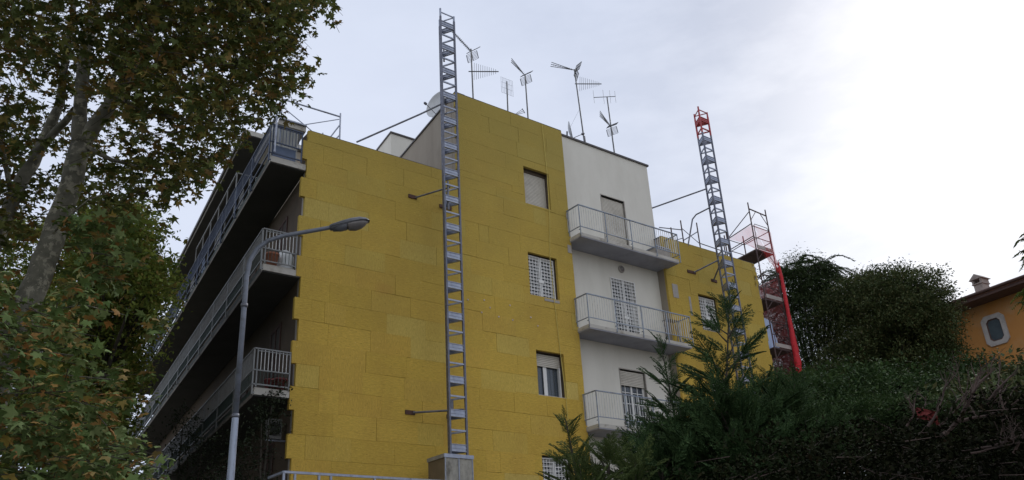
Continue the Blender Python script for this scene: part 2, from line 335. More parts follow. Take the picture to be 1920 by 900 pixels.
# ------------------------------------------------------------------ apartment building
B = thing('apartment_building', O, 'apartment block half clad in yellow insulation boards with white balconies and long dark left balconies', 'apartment building')
H0, HROOF, HPENT = 0.0, 14.27, 17.28
S0, SP, S1, S2, S3 = 0.0, 4.98, 9.32, 13.75, 19.05
RN = -.40                                  # recessed white wall
WIN = {'attic': (7.50, 8.57, 14.0, 15.36), 'second': (7.45, 8.63, 10.85, 12.28), 'third': (7.52, 8.60, 7.73, 9.10), 'low': (7.48, 8.60, 4.60, 6.0),
       'right': (15.33, 16.38, 10.95, 12.33), 'rightlow': (15.33, 16.38, 7.8, 9.2)}
def subtract(r, holes):
    out = [r]
    for (a, b, c, d) in holes:
        nx = []
        for (s0, s1, h0, h1) in out:
            if b <= s0 or a >= s1 or d <= h0 or c >= h1: nx.append((s0, s1, h0, h1)); continue
            if c > h0: nx.append((s0, s1, h0, c))
            if d < h1: nx.append((s0, s1, d, h1))
            lo, hi = max(h0, c), min(h1, d)
            if a > s0: nx.append((s0, a, lo, hi))
            if b < s1: nx.append((b, s1, lo, hi))
        out = nx
    return out
holes = list(WIN.values())
# masonry behind the boards, with window openings
mb = MB()
for r in subtract((0.02, S1 - .02, H0, HROOF - .03), holes) + subtract((SP + .02, S1 - .02, HROOF - .03, HPENT - .03), holes):
    mb.box(W, r[0], r[1], -.42, -.105, r[2], r[3])
mb.build('wall', M['brown'], B)
mb = MB()
for r in subtract((S2 + .012, S3 - .02, H0, HROOF - .03), holes): mb.box(W, r[0], r[1], -.42, -.105, r[2], r[3])
mb.build('wall', M['brown'], B)
# mineral wool boards
ROW = .567; Z0 = 7.69
mb = MB(); fr = random.Random(5)
def boards(sa, sb, ha, hb, left_step, right_step):
    k = math.floor((ha - Z0) / ROW)
    while Z0 + k * ROW < hb:
        h0, h1 = max(ha, Z0 + k * ROW), min(hb, Z0 + (k + 1) * ROW)
        outer = (k % 2 == 0)
        a = sa + (left_step if outer else 0); b = sb + (right_step if outer else 0)
        s = a; first = True
        while s < b - .02:
            L = 1.2 if not first else fr.choice([.45, .8, 1.0, 1.2, .6])
            if fr.random() < .12: L = fr.uniform(.3, .8)
            e = min(b, s + L)
            if b - e < .15: e = b
            first = False
            if h1 - h0 > .05:
                gj = fr.choice([.0, .001, .0015, .003, .004, .007]); gh = fr.choice([.0005, .001, .0015, .002, .0025, .004]); off = fr.uniform(-.005, .003)
                for r in subtract((s + gj, e - gj * .3, h0 + gh, h1 - gh * .3), holes):
                    if r[1] - r[0] < .01 or r[3] - r[2] < .01: continue
                    sk = fr.uniform(-.006, .006)
                    x0, x1, z0, z1 = r; n1_ = off; n0 = -.10
                    def fn(a_, b_, c_, sk=sk): return W(a_, b_, c_ + sk * (a_ - x0))
                    mb.box(fn, x0, x1, n0, n1_, z0, z1)
            s = e
        k += 1
boards(S0, S1, H0 + .3, HROOF, -.13, .0)
boards(SP, S1, HROOF + .002, HPENT, -.10, .0)
ins = mb.build('insulation_board', M['wool'], B)
mb = MB(); boards(S2, S3, H0 + .3, HROOF, 0, .05); ins2 = mb.build('insulation_board', M['wool'], B)
# fixings on a half fastened patch of boards
for (s, h) in [(5.11, 10.25), (5.69, 10.34), (5.89, 10.14), (6.19, 9.91), (6.63, 10.34), (6.70, 9.89), (7.40, 10.09), (7.65, 9.86), (5.58, 9.94)]:
    MB().lathe(W(s, .006, h), [(.001, .012), (.022, .012), (.026, .004), (.026, -.008)], NR, 10).build('fixing_plug', M['plug'], ins)
for (s, h, a, b) in [(14.12, 12.2, .14, .26), (14.83, 11.75, .05, .36), (9.22, 12.75, .08, .14), (8.3, 10.78, .3, .04), (9.25, 13.95, .05, .1)]:
    MB().box(W, s - a, s + a, .0, .012, h - b, h + b).build('mortar_patch', M['mortar'], ins)
# thin dark capping along the parapets
for a_, b_ in ((.05, SP - .02), (S2, S3)): MB().box(W, a_, b_, -.40, -.004, HROOF, HROOF + .018).build('parapet_cap', M['coping'], B)
mb = MB(); mb.box(W, SP - .02, S1 - .01, -.45, -.004, HPENT, HPENT + .025); mb.build('parapet_cap', M['coping'], B)

# recessed white wall with three door openings
DOOR = [(11.31, 12.44, 13.12, 15.49), (11.33, 12.46, 10.0, 12.31), (11.31, 12.46, 6.92, 9.10)]
mb = MB()
for r in subtract((S1 - .02, S2 + .01, H0, HROOF), DOOR) + subtract((S1 - .02, S2 + .18, HROOF, HPENT + .12), DOOR):
    mb.box(W, r[0], r[1], RN - .30, RN, r[2], r[3])
mb.build('white_wall', M['plaster'], B)
mb = MB(); mb.box(W, S1 - .03, S2 + .25, RN - .4, RN + .05, HPENT + .12, HPENT + .19); mb.build('parapet_cap', M['coping'], B)
MB().box(W, S2 - .001, S2 + .010, RN + .001, -.103, H0, HROOF - .04).build('side_return', M['beige'], B)

# penthouse flanks, roofs, back and side walls
mb = MB(); mb.box(Lf, SP - .035, SP + .25, .115, 4.9, HROOF - .5, HPENT + .02); mb.build('penthouse_wall', M['beige'], B)
mb = MB(); mb.box(Lf, SP - .08, SP + .3, .05, 4.95, HPENT + .02, HPENT + .075); mb.build('parapet_cap', M['coping'], B)
mb = MB(); mb.box(Lf, SP + .25, S2 + .45, 4.6, 4.9, HROOF - .5, HPENT); mb.box(Lf, S2 + .02, S2 + .25, .75, 4.9, HROOF - .5, HPENT + .1); mb.build('penthouse_wall', M['beige'], B)
MB().box(Lf, SP + .27, S2 + .0, .75, 4.58, HPENT - .35, HPENT - .12).build('roof', M['coping'], B)
MB().box(Lf, .3, S3 - .2, .45, 24.6, 13.0, 13.18).build('roof_terrace', M['concrete'], B)
mb = MB(); mb.box(Lf, S3 - .3, S3 - .06, .43, 25, H0, HROOF - .06); mb.box(Lf, .2, S3 - .32, 24.7, 25, H0, HROOF - .3); mb.build('side_wall', M['beige'], B)
hut = MB().box(Lf, 4.74, 7.0, 5.12, 6.5, 13.2, 18.56).build('stair_tower', M['plaster'], B)
MB().box(Lf, 4.70, 7.05, 5.07, 6.55, 18.56, 18.62).build('parapet_cap', M['coping'], hut)

# ---- windows and doors
def shutter_mesh(fn, s0, s1, h0, h1, n, pitch=.052):
    mb = MB(); k = max(1, round((h1 - h0) / pitch)); p = (h1 - h0) / k
    for i in range(k):
        z = h0 + i * p
        mb.quad(fn(s0, n, z), fn(s1, n, z), fn(s1, n + .010, z + p * .25), fn(s0, n + .010, z + p * .25))
        mb.quad(fn(s0, n + .010, z + p * .25), fn(s1, n + .010, z + p * .25), fn(s1, n + .008, z + p * .75), fn(s0, n + .008, z + p * .75))
        mb.quad(fn(s0, n + .008, z + p * .75), fn(s1, n + .008, z + p * .75), fn(s1, n - .012, z + p * .97), fn(s0, n - .012, z + p * .97))
        mb.quad(fn(s0, n - .012, z + p * .97), fn(s1, n - .012, z + p * .97), fn(s1, n, z + p), fn(s0, n, z + p))
    return mb
def frame_mesh(fn, s0, s1, h0, h1, n0, n1, wd, mull=()):
    mb = MB()
    mb.box(fn, s0, s0 + wd, n0, n1, h0, h1); mb.box(fn, s1 - wd, s1, n0, n1, h0, h1)
    mb.box(fn, s0 + wd, s1 - wd, n0, n1, h0, h0 + wd); mb.box(fn, s0 + wd, s1 - wd, n0, n1, h1 - wd, h1)
    for x in mull: mb.box(fn, x - wd * .6, x + wd * .6, n0, n1, h0 + wd, h1 - wd)
    return mb
def grille_mesh(fn, s0, s1, h0, h1, n, cols=8, ch=.118):
    mb = MB(); mid = (s0 + s1) / 2; t = .014
    for a, b in ((s0, mid - .012), (mid + .012, s1)):
        mb.box(fn, a, a + .035, n - .015, n + .015, h0, h1); mb.box(fn, b - .035, b, n - .015, n + .015, h0, h1)
        mb.box(fn, a + .035, b - .035, n - .015, n + .015, h0, h0 + .035); mb.box(fn, a + .035, b - .035, n - .015, n + .015, h1 - .035, h1)
        c = cols // 2
        for i in range(1, c):
            x = a + .035 + (b - a - .07) * i / c; mb.box(fn, x - .009, x + .009, n - .008, n + .008, h0 + .035, h1 - .035)
        k = max(2, round((h1 - h0) / ch))
        for j in range(1, k):
            z = h0 + (h1 - h0) * j / k; mb.box(fn, a + .035, b - .035, n - .004, n + .012, z - .011, z + .011)
            if True:   # little rosettes: the double bars that make the lattice read dense
                mb.box(fn, a + .035, b - .035, n - .006, n + .004, z + (h1 - h0) / k * .30, z + (h1 - h0) / k * .40)
    zz = h0 + (h1 - h0) * .40
    mb.box(fn, mid - .10, mid + .10, n + .014, n + .03, zz - .05, zz + .05)
    return mb
def window(rect, style, n=-.26, name='window'):
    s0, s1, h0, h1 = rect
    fr_ = frame_mesh(W, s0 + .02, s1 - .02, h0 + .02, h1 - .02, n - .05, n, .05, [(s0 + s1) / 2]).build(name, M['whiteframe'], B)
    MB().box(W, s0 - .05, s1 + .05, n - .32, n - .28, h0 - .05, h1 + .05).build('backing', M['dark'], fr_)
    MB().box(W, s0 + .06, s1 - .06, n - .034, n - .028, h0 + .06, h1 - .06).build('pane', M['glass'], fr_)
    if style == 'closed':
        shutter_mesh(W, s0 + .012, s1 - .012, h0 + .02, h1 - .10, n + .04).build('shutter', M['shutter'], fr_)
        MB().box(W, s0 + .004, s1 - .004, n + .0, n + .07, h1 - .10, h1 - .01).build('shutter_box', M['brown'], fr_)
    elif style == 'half':
        shutter_mesh(W, s0 + .012, s1 - .012, h1 - .42, h1 - .04, n + .04).build('shutter', M['shutter'], fr_)
        mbc = MB()
        xs = np.linspace(s0 + .07, s1 - .07, 40)
        for i in range(39):
            f1 = .02 * math.sin(i * 1.7) + .008 * math.sin(i * 4.1); f2 = .02 * math.sin((i + 1) * 1.7) + .008 * math.sin((i + 1) * 4.1)
            mbc.quad(W(xs[i], n - .1 + f1, h0 + .06), W(xs[i + 1], n - .1 + f2, h0 + .06), W(xs[i + 1], n - .1 + f2, h1 - .1), W(xs[i], n - .1 + f1, h1 - .1))
        mbc.build('curtain', M['curtain'], fr_)
        MB().box(W, s1 - .085, s1 - .045, n + .02, n + .09, h0 + .02, h1 - .40).build('shutter_guide', M['whiteframe'], fr_)
        MB().box(W, s0 + .42, s0 + .53, n + .001, n + .02, h0 + .05, h1 - .42).build('sash', M['whiteframe'], fr_)
    else:
        grille_mesh(W, s0 + .01, s1 - .06, h0 + .01, h1 - .05, -.135).build('grille', M['whiteframe'], fr_)
    MB().box(W, s0 + .001, s1 - .001, -.25, -.02, h0 - .0, h0 + .02).build('sill', M['stone'], fr_)
    return fr_
window(WIN['attic'], 'closed'); window(WIN['second'], 'grille'); window(WIN['third'], 'half'); window(WIN['low'], 'grille')
window(WIN['right'], 'grille'); window(WIN['rightlow'], 'grille')
for i, d in enumerate(DOOR):
    s0, s1, h0, h1 = d; n = RN - .12
    mulls = [(s0 + s1) / 2]
    fr_ = frame_mesh(W, s0 + .01, s1 - .01, h0, h1 - .01, n - .06, n, .06, mulls)
    if i == 2:
        for z in np.linspace(h0, h1, 7)[1:-1]:
            for a, b in ((s0 + .08, (s0 + s1) / 2 - .05), ((s0 + s1) / 2 + .05, s1 - .08)): fr_.box(W, a, b, n - .03, n - .008, z - .012, z + .012)
        for x in (s0 + .30, s1 - .30): fr_.box(W, x - .012, x + .012, n - .03, n - .010, h0 + .06, h1 - .06)
    fr_ = fr_.build('balcony_door', M['whiteframe'], B)
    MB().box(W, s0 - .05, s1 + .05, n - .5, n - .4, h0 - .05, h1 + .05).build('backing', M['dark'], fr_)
    MB().box(W, s0 + .07, s1 - .07, n - .034, n - .028, h0 + .06, h1 - .06).build('pane', M['glass'], fr_)
    if i == 0:
        shutter_mesh(W, s0 + .012, s1 - .012, h0 + .02, h1 - .05, n + .05).build('shutter', M['shutter'], fr_)
    if i == 1:
        grille_mesh(W, s0 - .01, s1 + .01, h0 + .02, h1 + .01, RN + .02, 8, .125).build('grille', M['whiteframe'], fr_)
    if i == 2:
        shutter_mesh(W, s0 + .012, s1 - .012, h1 - .52, h1 - .03, n + .05).build('shutter', M['shutter'], fr_)
        mbc = MB(); xs = np.linspace(s0 + .08, s1 - .08, 40)
        for q in range(39):
            f1 = .015 * math.sin(q * 1.3); f2 = .015 * math.sin((q + 1) * 1.3)
            mbc.quad(W(xs[q], n - .1 + f1, h0 + .06), W(xs[q + 1], n - .1 + f2, h0 + .06), W(xs[q + 1], n - .1 + f2, h1 - .1), W(xs[q], n - .1 + f1, h1 - .1))
        mbc.build('curtain', M['whiteplastic'], fr_)
    if i != 1:
        mbf = MB(); mbf.box(W, s0 - .03, s0, RN - .1, RN + .012, h0, h1 + .03); mbf.box(W, s1, s1 + .03, RN - .1, RN + .012, h0, h1 + .03); mbf.box(W, s0, s1, RN - .1, RN + .012, h1, h1 + .03)
        mbf.build('surround', M['mortar'], fr_)
wl = MB().lathe(W(11.9, RN + .001, 12.72), [(.13, 0), (.13, .05), (.11, .07), (.10, .075)], NR, 20).build('wall_lamp', M['mortar'], B, True)
MB().lathe(W(11.9, RN + .05, 12.72), [(.098, .02), (.08, .05), (.04, .07), (.001, .075)], NR, 20).build('glass_cover', M['lampglass'], wl, True)

# ---- the three white balconies
BN = .56
def white_balcony(hb, sl, sr):
    slab = MB(); lip = .0
    slab.box(W, sl, sr, RN + .001, BN, hb + .035, hb + .15)
    slab = slab.build('balcony', M['slabedge'], B)
    MB().box(W, sl + .01, sr - .01, RN + .002, BN - .012, hb, hb + .034).build('soffit', M['soffit'], slab)
    ht = hb + .15; top = ht + .98; bot = ht + .20
    r = MB(); e = BN + .03
    L0, L1 = sl - .03, sr + .05
    for (p, q) in ((W(L0, RN + .1, top), W(L0, e, top)), (W(L0, e, top), W(L1, e, top)), (W(L1, e, top), W(L1, RN + .1, top))):
        r.bar(p, q, .045, .03)
    for (p, q) in ((W(L0, RN + .1, bot), W(L0, e, bot)), (W(L0, e, bot), W(L1, e, bot)), (W(L1, e, bot), W(L1, RN + .1, bot))):
        r.bar(p, q, .028, .022)
    for s in [L0, L0 + (L1 - L0) * .25, L0 + (L1 - L0) * .5, L0 + (L1 - L0) * .75, L1]:
        r.bar(W(s, e, bot - .12), W(s, e, top), .026)
        r.bar(W(s, e, bot - .12), W(s, e - .0, hb + .05), .024)
        r.bar(W(s, e + .0, bot - .1), W(s, BN - .04, bot - .1), .024)
        r.bar(W(s, e + .01, hb + .06), W(s, BN - .03, hb + .06), .024)
    for s in (L0, L1): r.bar(W(s, .05, bot - .16), W(s, .05, top), .026)
    r.build('railing_frame', M['bluegrey'], slab)
    b = MB(); k = int((L1 - L0) / .105)
    for i in range(1, k):
        s = L0 + (L1 - L0) * i / k; b.bar(W(s, e, bot), W(s, e, top), .013)
    for n in np.arange(RN + .18, e - .05, .11):
        for s in (L0, L1): b.bar(W(s, n, bot), W(s, n, top), .013)
    b.build('railing_bars', M['whitebar'], slab)
    return slab
BAL = [(13.0, 9.27, 13.88), (9.88, 9.27, 13.92), (6.78, 9.27, 13.92)]
for b_ in BAL: white_balcony(*b_)
# spalled strip on the upper balcony edge
# ---- long left balconies
def long_balcony(hb, t1, kind, parent=B):
    slab = MB().box(Lf, -1.0, -.02, .02, t1, hb + .03, hb + .2).build('balcony', M['slabedge'], parent)
    MB().box(Lf, -1.006, -.99, .16, t1, hb + .0, hb + .10).build('edge_strip', M['edgegrey'], slab)
    MB().box(Lf, -1.010, -.989, .16, t1, hb + .101, hb + .204).build('edge_strip', M['screen'], slab)
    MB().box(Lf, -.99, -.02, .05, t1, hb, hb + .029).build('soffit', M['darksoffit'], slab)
    ht = hb + .2; mid = ht + .40; top = ht + .92; e = -1.06
    m_main = M['bluerail'] if kind == 'blue' else M['greybar']
    r = MB()
    for z, wd in ((top, .045), (mid, .03), (ht + .06, .03)):
        r.bar(Lf(e, 0, z), Lf(e, t1, z), wd, .03); r.bar(Lf(e, -.02, z), Lf(-.16, -.02, z), wd, .03)
    r.bar(Lf(e + .06, -.02, top - .05), Lf(-.16, -.02, top - .05), .02)
    for t in list(np.arange(0, t1, 1.9)) + [t1]:
        r.bar(Lf(e, t, hb + .02), Lf(e, t, top), .034); r.bar(Lf(e, t, hb + .06), Lf(-1.0, t, hb + .06), .03)
    for s in (-.98, -.17): r.bar(Lf(s, -.02, ht), Lf(s, -.02, top), .03)
    r.build('railing_frame', m_main, slab)
    u = MB(); l = MB(); ue = MB() if kind != 'blue' else u
    for t in np.arange(.09, t1, .1):
        u.bar(Lf(e, t, mid), Lf(e, t, top), .011); l.bar(Lf(e, t, ht + .06), Lf(e, t, mid), .012)
    for s in np.arange(-.98, -.17, .09):
        ue.bar(Lf(s, -.02, mid), Lf(s, -.02, top), .014); l.bar(Lf(s, -.02, ht + .06), Lf(s, -.02, mid), .012)
    u.build('upper_bars', M['bluerail'] if kind == 'blue' else M['greybar2'], slab)
    if kind != 'blue': ue.build('end_bars', M['whitebar'], slab); l.build('lower_bars', M['bluerail'] if kind == 'blue' else M['screen'], slab)
    if kind != 'blue':
        MB().box(Lf, e + .03, e + .045, 1.6, t1, ht + .04, mid + .02).build('screen', M['screen'], slab)
        MB().box(Lf, e + .03, e + .042, 9.0, t1, mid + .04, top - .02).build('upper_screen', M['bandgrey'], slab)
    else:
        MB().box(Lf, e + .03, e + .045, 13, t1, ht + .04, mid + .02).build('screen', M['screen'], slab)
        MB().box(Lf, e + .03, e + .042, 16, t1, mid + .04, top - .02).build('upper_screen', M['bandgrey'], slab)
    return slab
LB = [long_balcony(12.99, 25, 'blue'), long_balcony(9.92, 25, 'white'), long_balcony(6.80, 25, 'white'), long_balcony(3.70, 25, 'white')]
# left facade wall behind them, pale corner strip, doors
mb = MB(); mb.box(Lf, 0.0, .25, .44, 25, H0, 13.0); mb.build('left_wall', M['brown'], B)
MB().box(Lf, -.012, .02, .12, .42, H0, 13.3).build('corner_strip', M['mortar'], B)
for hb in (3.9, 7.0, 10.12, 13.19):
    for t in ((1.6, 2.6), (5.0, 6.6), (9.2, 10.2), (13, 14.6), (18, 19.2), (22, 23)) if hb < 13 else ((6, 7.2), (10, 11.2), (14, 15.2)):
        d = frame_mesh(lambda a, b, c: Lf(b, a, c), t[0], t[1], hb, hb + 2.25, -.03, -.001, .07, [(t[0] + t[1]) / 2]).build('balcony_door', M['eave'], B)
        MB().box(Lf, -.012, -.006, t[0] + .06, t[1] - .06, hb + .06, hb + 2.2).build('shutter', M['darkdoor'], d)
# attic set back over the top balcony
mb = MB(); mb.box(Lf, .0, .25, 3.5, 18.3, 13.19, 15.66); mb.box(Lf, .26, 4.9, 3.5, 3.7, 13.19, 15.66); mb.build('attic_wall', M['beige'], B)
can = MB().box(Lf, -1.02, 4.9, 3.4, 18.5, 15.72, 15.88).build('roof_canopy', M['slabedge'], B)
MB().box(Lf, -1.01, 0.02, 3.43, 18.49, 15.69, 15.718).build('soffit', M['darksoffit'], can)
MB().box(Lf, -1.09, -1.03, 3.4, 18.5, 15.78, 15.90).build('gutter', M['coping'], can)
# small cover and plastic curtain at the near end of the top balcony
cov = MB().box(Lf, -.86, .0, .25, 2.6, 14.36, 14.50).build('terrace_cover', M['slabedge'], B)
MB().box(Lf, -.92, .0, .18, 2.6, 14.505, 14.54).build('cover_edge', M['galv'], cov)
# trellis frame above the blue railing
tr = MB()
for t in np.linspace(4.3, 10.6, 6): tr.bar(Lf(-1.0, t, 13.3), Lf(-1.0, t, 14.82), .028)
tr.bar(Lf(-1.0, 4.3, 14.82), Lf(-1.0, 10.6, 14.82), .04); tr.bar(Lf(-1.0, 4.3, 14.82), Lf(-.2, 4.3, 14.82), .035); tr.bar(Lf(-.2, 4.3, 13.3), Lf(-.2, 4.3, 14.82), .04)
for s in (-.8, -.6, -.4): tr.bar(Lf(s, 4.3, 13.9), Lf(s, 4.3, 14.82), .018)
tr.build('trellis_frame', M['greybar2'], B)

# ------------------------------------------------------------------ things on the balconies
pc = MB(); xs = np.linspace(-.95, -.2, 26)
for i in range(25):
    f1 = .05 * math.sin(i * .9) + .02 * math.sin(i * 2.3); f2 = .05 * math.sin((i + 1) * .9) + .02 * math.sin((i + 1) * 2.3)
    pc.quad(Lf(xs[i], .32 + f1, 13.24), Lf(xs[i + 1], .32 + f2, 13.24), Lf(xs[i + 1], .32 + f2 * .6, 14.35), Lf(xs[i], .32 + f1 * .6, 14.35))
tag(pc.build('plastic_sheet', M['plastic']), 'translucent plastic sheet hung behind the blue railing of the top left balcony', 'plastic sheet')
tag(MB().box(Lf, -.96, -.30, .10, .13, 13.22, 13.58).build('blue_panel', M['bluepanel']), 'dull blue panel leaning inside the end of the blue railing', 'panel')
def pot(loc, r, h, mat, label, group=None, plant=None):
    t_ = thing('flower_pot', loc, label, 'flower pot', group)
    MB().lathe(loc, [(.001, 0), (r * .72, 0), (r, h * .84), (r * 1.12, h * .84), (r * 1.12, h), (r * .95, h), (r * .9, h * .86)], UP, 18).build('pot', mat, t_, True)
    MB().lathe(Vector(loc) + UP * h * .85, [(.001, .005), (r * .93, 0)], UP, 16).build('soil', M['earth'], t_)
    return t_
pot(Lf(-.74, .18, 10.125), .16, .36, M['terracotta'], 'terracotta pot behind the railing of the middle left balcony')
pot(Lf(-.34, .2, 7.005), .16, .30, M['redpot'], 'dark red pot beside the corner wall on the lower left balcony')
pot(Lf(-.58, .24, 7.005), .13, .27, M['redpot'], 'smaller dark red pot standing next to another red pot on the lower left balcony')
dm = MB().lathe(Lf(-.36, .35, 10.125), [(.24, 0), (.25, .25), (.22, .42), (.15, .54), (.06, .60), (.001, .61)], UP, 18).build('covered_barbecue', M['whiteplastic'], None, True)
tag(dm, 'pale domed plastic cover beside the terracotta pot', 'covered object')
ac = thing('air_conditioner', Lf(-.35, .55, 5.9), 'small white air conditioner on a bracket under the lower left balcony', 'air conditioner')
MB().box(Lf, -.50, -.14, .5, .72, 5.95, 6.42).build('casing', M['acgrey'], ac)
MB().lathe(Lf(-.32, .497, 6.18), [(.16, 0), (.16, .012), (.14, .012), (.05, .008), (.001, .008)], -DL, 18).build('fan_grille', M['dark'], ac)
k_ = MB(); k_.bar(Lf(-.5, .6, 5.93), Lf(.0, .6, 5.93), .04); k_.build('bracket', M['galv'], ac)
# laundry and clutter on the blue balcony
for i, (t, hh, l, mt_, lab) in enumerate([(3.1, .62, .55, 'whiteplastic', 'grey cloth hung inside the blue railing nearest the corner'), (6.2, .7, .8, 'whiteplastic', 'long grey cloth hung over the blue railing by the trellis frame'),
                                         (8.6, .6, .5, 'bluepanel', 'blue cloth hung on the blue railing under the trellis frame'), (10.4, .66, .8, 'whiteplastic', 'grey cloth furthest along the blue railing')]):
    c = MB(); q = np.linspace(t, t + l, 9)
    for j in range(8):
        o1 = .03 * math.sin(j * 1.4 + i); o2 = .03 * math.sin((j + 1) * 1.4 + i)
        c.quad(Lf(-.99 + o1, q[j], 13.25), Lf(-.99 + o2, q[j + 1], 13.25), Lf(-1.0, q[j + 1], 13.25 + hh * .8), Lf(-1.0, q[j], 13.25 + hh * .8))
    tag(c.build('hung_cloth', M['acgrey' if mt_ == 'whiteplastic' else mt_]), lab, 'cloth', 'laundry on the top left balcony')
# on the white balconies
bx = thing('storage_box', W(13.35, .1, 13.151), 'grey storage box at the right end of the top white balcony', 'storage box')
MB().box(W, 13.05, 13.72, -.2, .35, 13.152, 13.56).build('box', M['mortar'], bx); MB().box(W, 13.02, 13.75, -.23, .38, 13.562, 13.60).build('lid', M['galv'], bx)
def rack(s, n, h, label):
    r_ = thing('clothes_rack', W(s, n, h), label, 'clothes rack')
    f = MB()
    for ds in (-.28, .28):
        f.path([W(s + ds, n - .14, h + .012), W(s + ds, n + .0, h + .45), W(s + ds, n + .12, h + .88)], .012, 6); f.path([W(s + ds, n + .14, h + .012), W(s + ds, n, h + .45), W(s + ds, n - .12, h + .88)], .012, 6)
    f.build('legs', M['galvdark'], r_)
    f = MB()
    for k in range(6): f.tube(W(s - .3, n - .12 + .048 * k, h + .88), W(s + .3, n - .12 + .048 * k, h + .88), .008, n=5)
    f.build('bars', M['dark'], r_)
rack(13.45, .18, 10.031, 'dark folding clothes rack at the right end of the middle white balcony')
def chair(s, n, h, label):
    c = thing('garden_chair', W(s, n, h), label, 'chair')
    for ds in (-.2, .2):
        for dn in (-.2, .2): MB().bar(W(s + ds, n + dn, h), W(s + ds * .9, n + dn * .9, h + .43), .03).build('leg', M['galvdark'], c)
    MB().box(W, s - .21, s + .21, n - .21, n + .21, h + .431, h + .46).build('seat', M['dark'], c)
    f = MB()
    for k in range(5): f.bar(W(s - .19 + .095 * k, n + .2, h + .46), W(s - .19 + .095 * k, n + .26, h + .86), .022)
    f.bar(W(s - .21, n + .262, h + .88), W(s + .21, n + .262, h + .88), .03); f.build('backrest', M['dark'], c)
chair(11.7, .1, 6.931, 'dark slatted chair before the glazed door of the lowest white balcony')

# rope down the facade
tag(MB().path([W(8.43, -.05, 17.31), W(8.43, .03, 17.25), W(8.49, .02, 15.3), W(8.44, .03, 13.6), W(8.33, .02, 12.3), W(8.37, .03, 10.85), W(8.46, .02, 9.1), W(8.53, .03, 7.7), W(8.56, .03, 5.4)], .011, 6).build('rope', M['rope']), 'thin yellow rope hanging down the yellow boards past the left window column', 'rope')
# torn wrapping at the far corner
f = MB(); q = random.Random(3)
pts = [[W(18.9 + .22 * i + q.uniform(-.04, .04), .03 - .12 * i + q.uniform(-.05, .05), 14.3 - .16 * j + q.uniform(-.05, .05)) for i in range(4)] for j in range(9)]
for j in range(8):
    for i in range(3): f.quad(pts[j][i], pts[j][i + 1], pts[j + 1][i + 1], pts[j + 1][i])
tag(f.build('torn_wrapping', M['foil']), 'crumpled grey wrapping at the top corner of the yellow wall by the scaffold', 'wrapping')

# ------------------------------------------------------------------ mast climbers
def mast(sl, h0, h1, pitch, red_top, ties, plates, label, n_front=1.2, first=0., cover=False):
    wd = .50; dp = .43
    a = (sl, n_front); b = (sl + wd, n_front); c = (sl + wd / 2, n_front - dp)
    root = thing('mast_climber', W(sl + wd / 2, n_front - .2, 0), label, 'mast', 'steel masts in front of the facade')
    z = h1 - pitch; k = 0
    protos = {}
    while z > h0 - pitch:
        mt_ = M['red'] if (red_top and k == 0) else M['galv']
        key = mt_.name
        if key not in protos:
            s = MB(); st2 = MB(); st3 = MB()
            for p in (a, b, c): s.bar(W(p[0], p[1], z + .003), W(p[0], p[1], z + pitch - .003), .052)
            for (p, q_) in ((a, b), (b, c), (c, a)):
                P0, P1 = W(*p, 0), W(*q_, 0); d = (P1 - P0).normalized() * .028; nn = d.cross(UP).normalized()
                A, Bq = P0 + d, P1 - d
                zc = z + pitch * .72
                # folded channel step: web and two lips
                st2.bar(A + UP * zc, Bq + UP * zc, .012, .155); st2.bar(A + UP * (zc + .085), Bq + UP * (zc + .085), .045, .016); st2.bar(A + UP * (zc - .085), Bq + UP * (zc - .085), .045, .016)
                st2.bar(A + UP * (zc), Bq + UP * (zc), .03, .03)
                zt = z + pitch * .22; st3.bar(A + UP * zt, Bq + UP * zt, .035, .045)
            sec = s.build('mast_section', M['mastpost'] if mt_ is M['galv'] else mt_, root); st2.build('channel_steps', mt_, sec); st3.build('rungs', mt_, sec); protos[key] = (sec, z)
        else:
            src = protos[key][0]; o = src.copy(); COL.objects.link(o); o.parent = root; o.location = (0, 0, z - protos[key][1])
            for chd in src.children: c2 = chd.copy(); COL.objects.link(c2); c2.parent = o
        z -= pitch; k += 1
    # open top frame
    tp = MB()
    mt_ = M['red'] if red_top else M['galv']
    for p, e in ((a, .30), (b, .20), (c, .26)): tp.bar(W(p[0], p[1], h1 + .004), W(p[0], p[1], h1 + e), .045)
    for p, q_ in ((a, b), (b, c), (c, a)): tp.bar(W(p[0], p[1], h1 + .16), W(q_[0], q_[1], h1 + .16), .03)
    tp.build('top_frame', mt_, root)
    for pts, r in ties: MB().path([W(*p) for p in pts], r, 8).build('wall_tie', M['galvdark'], root)
    for (s0, s1, hh) in plates: MB().box(W, s0, s1, .002, .03, hh - .055, hh + .055).build('wall_plate', M['rust'], root)  # proud dark plate stands in for a recessed, shaded tie slot
    return root
mL = mast(3.60, 3.0, 18.93, .865, False,
     [([(3.80, .85, 15.98), (3.2, .6, 15.55), (1.45, .02, 14.34)], .028), ([(3.36, .04, 13.07), (3.85, 1.12, 13.06)], .026), ([(4.35, .04, 13.0), (3.9, .9, 13.0)], .026),
      ([(3.25, .04, 6.79), (4.1, 1.1, 6.72)], .028), ([(4.36, .04, 6.77), (4.0, .9, 6.75)], .026), ([(3.75, 1.16, 13.2), (3.75, 1.16, 12.3)], .03), ([(3.8, 1.0, 6.95), (3.8, 1.0, 6.6)], .05), ([(3.85, .9, 16.2), (3.85, .9, 15.5)], .04), ([(3.95, .82, 17.6), (3.95, .82, 18.3)], .03)],
     [(3.14, 3.42, 13.09), (4.2, 4.62, 13.04), (3.02, 3.31, 6.79), (4.29, 4.43, 6.79)], 'tall grey lattice mast left of the windows, rising above the roof from a boarded box')
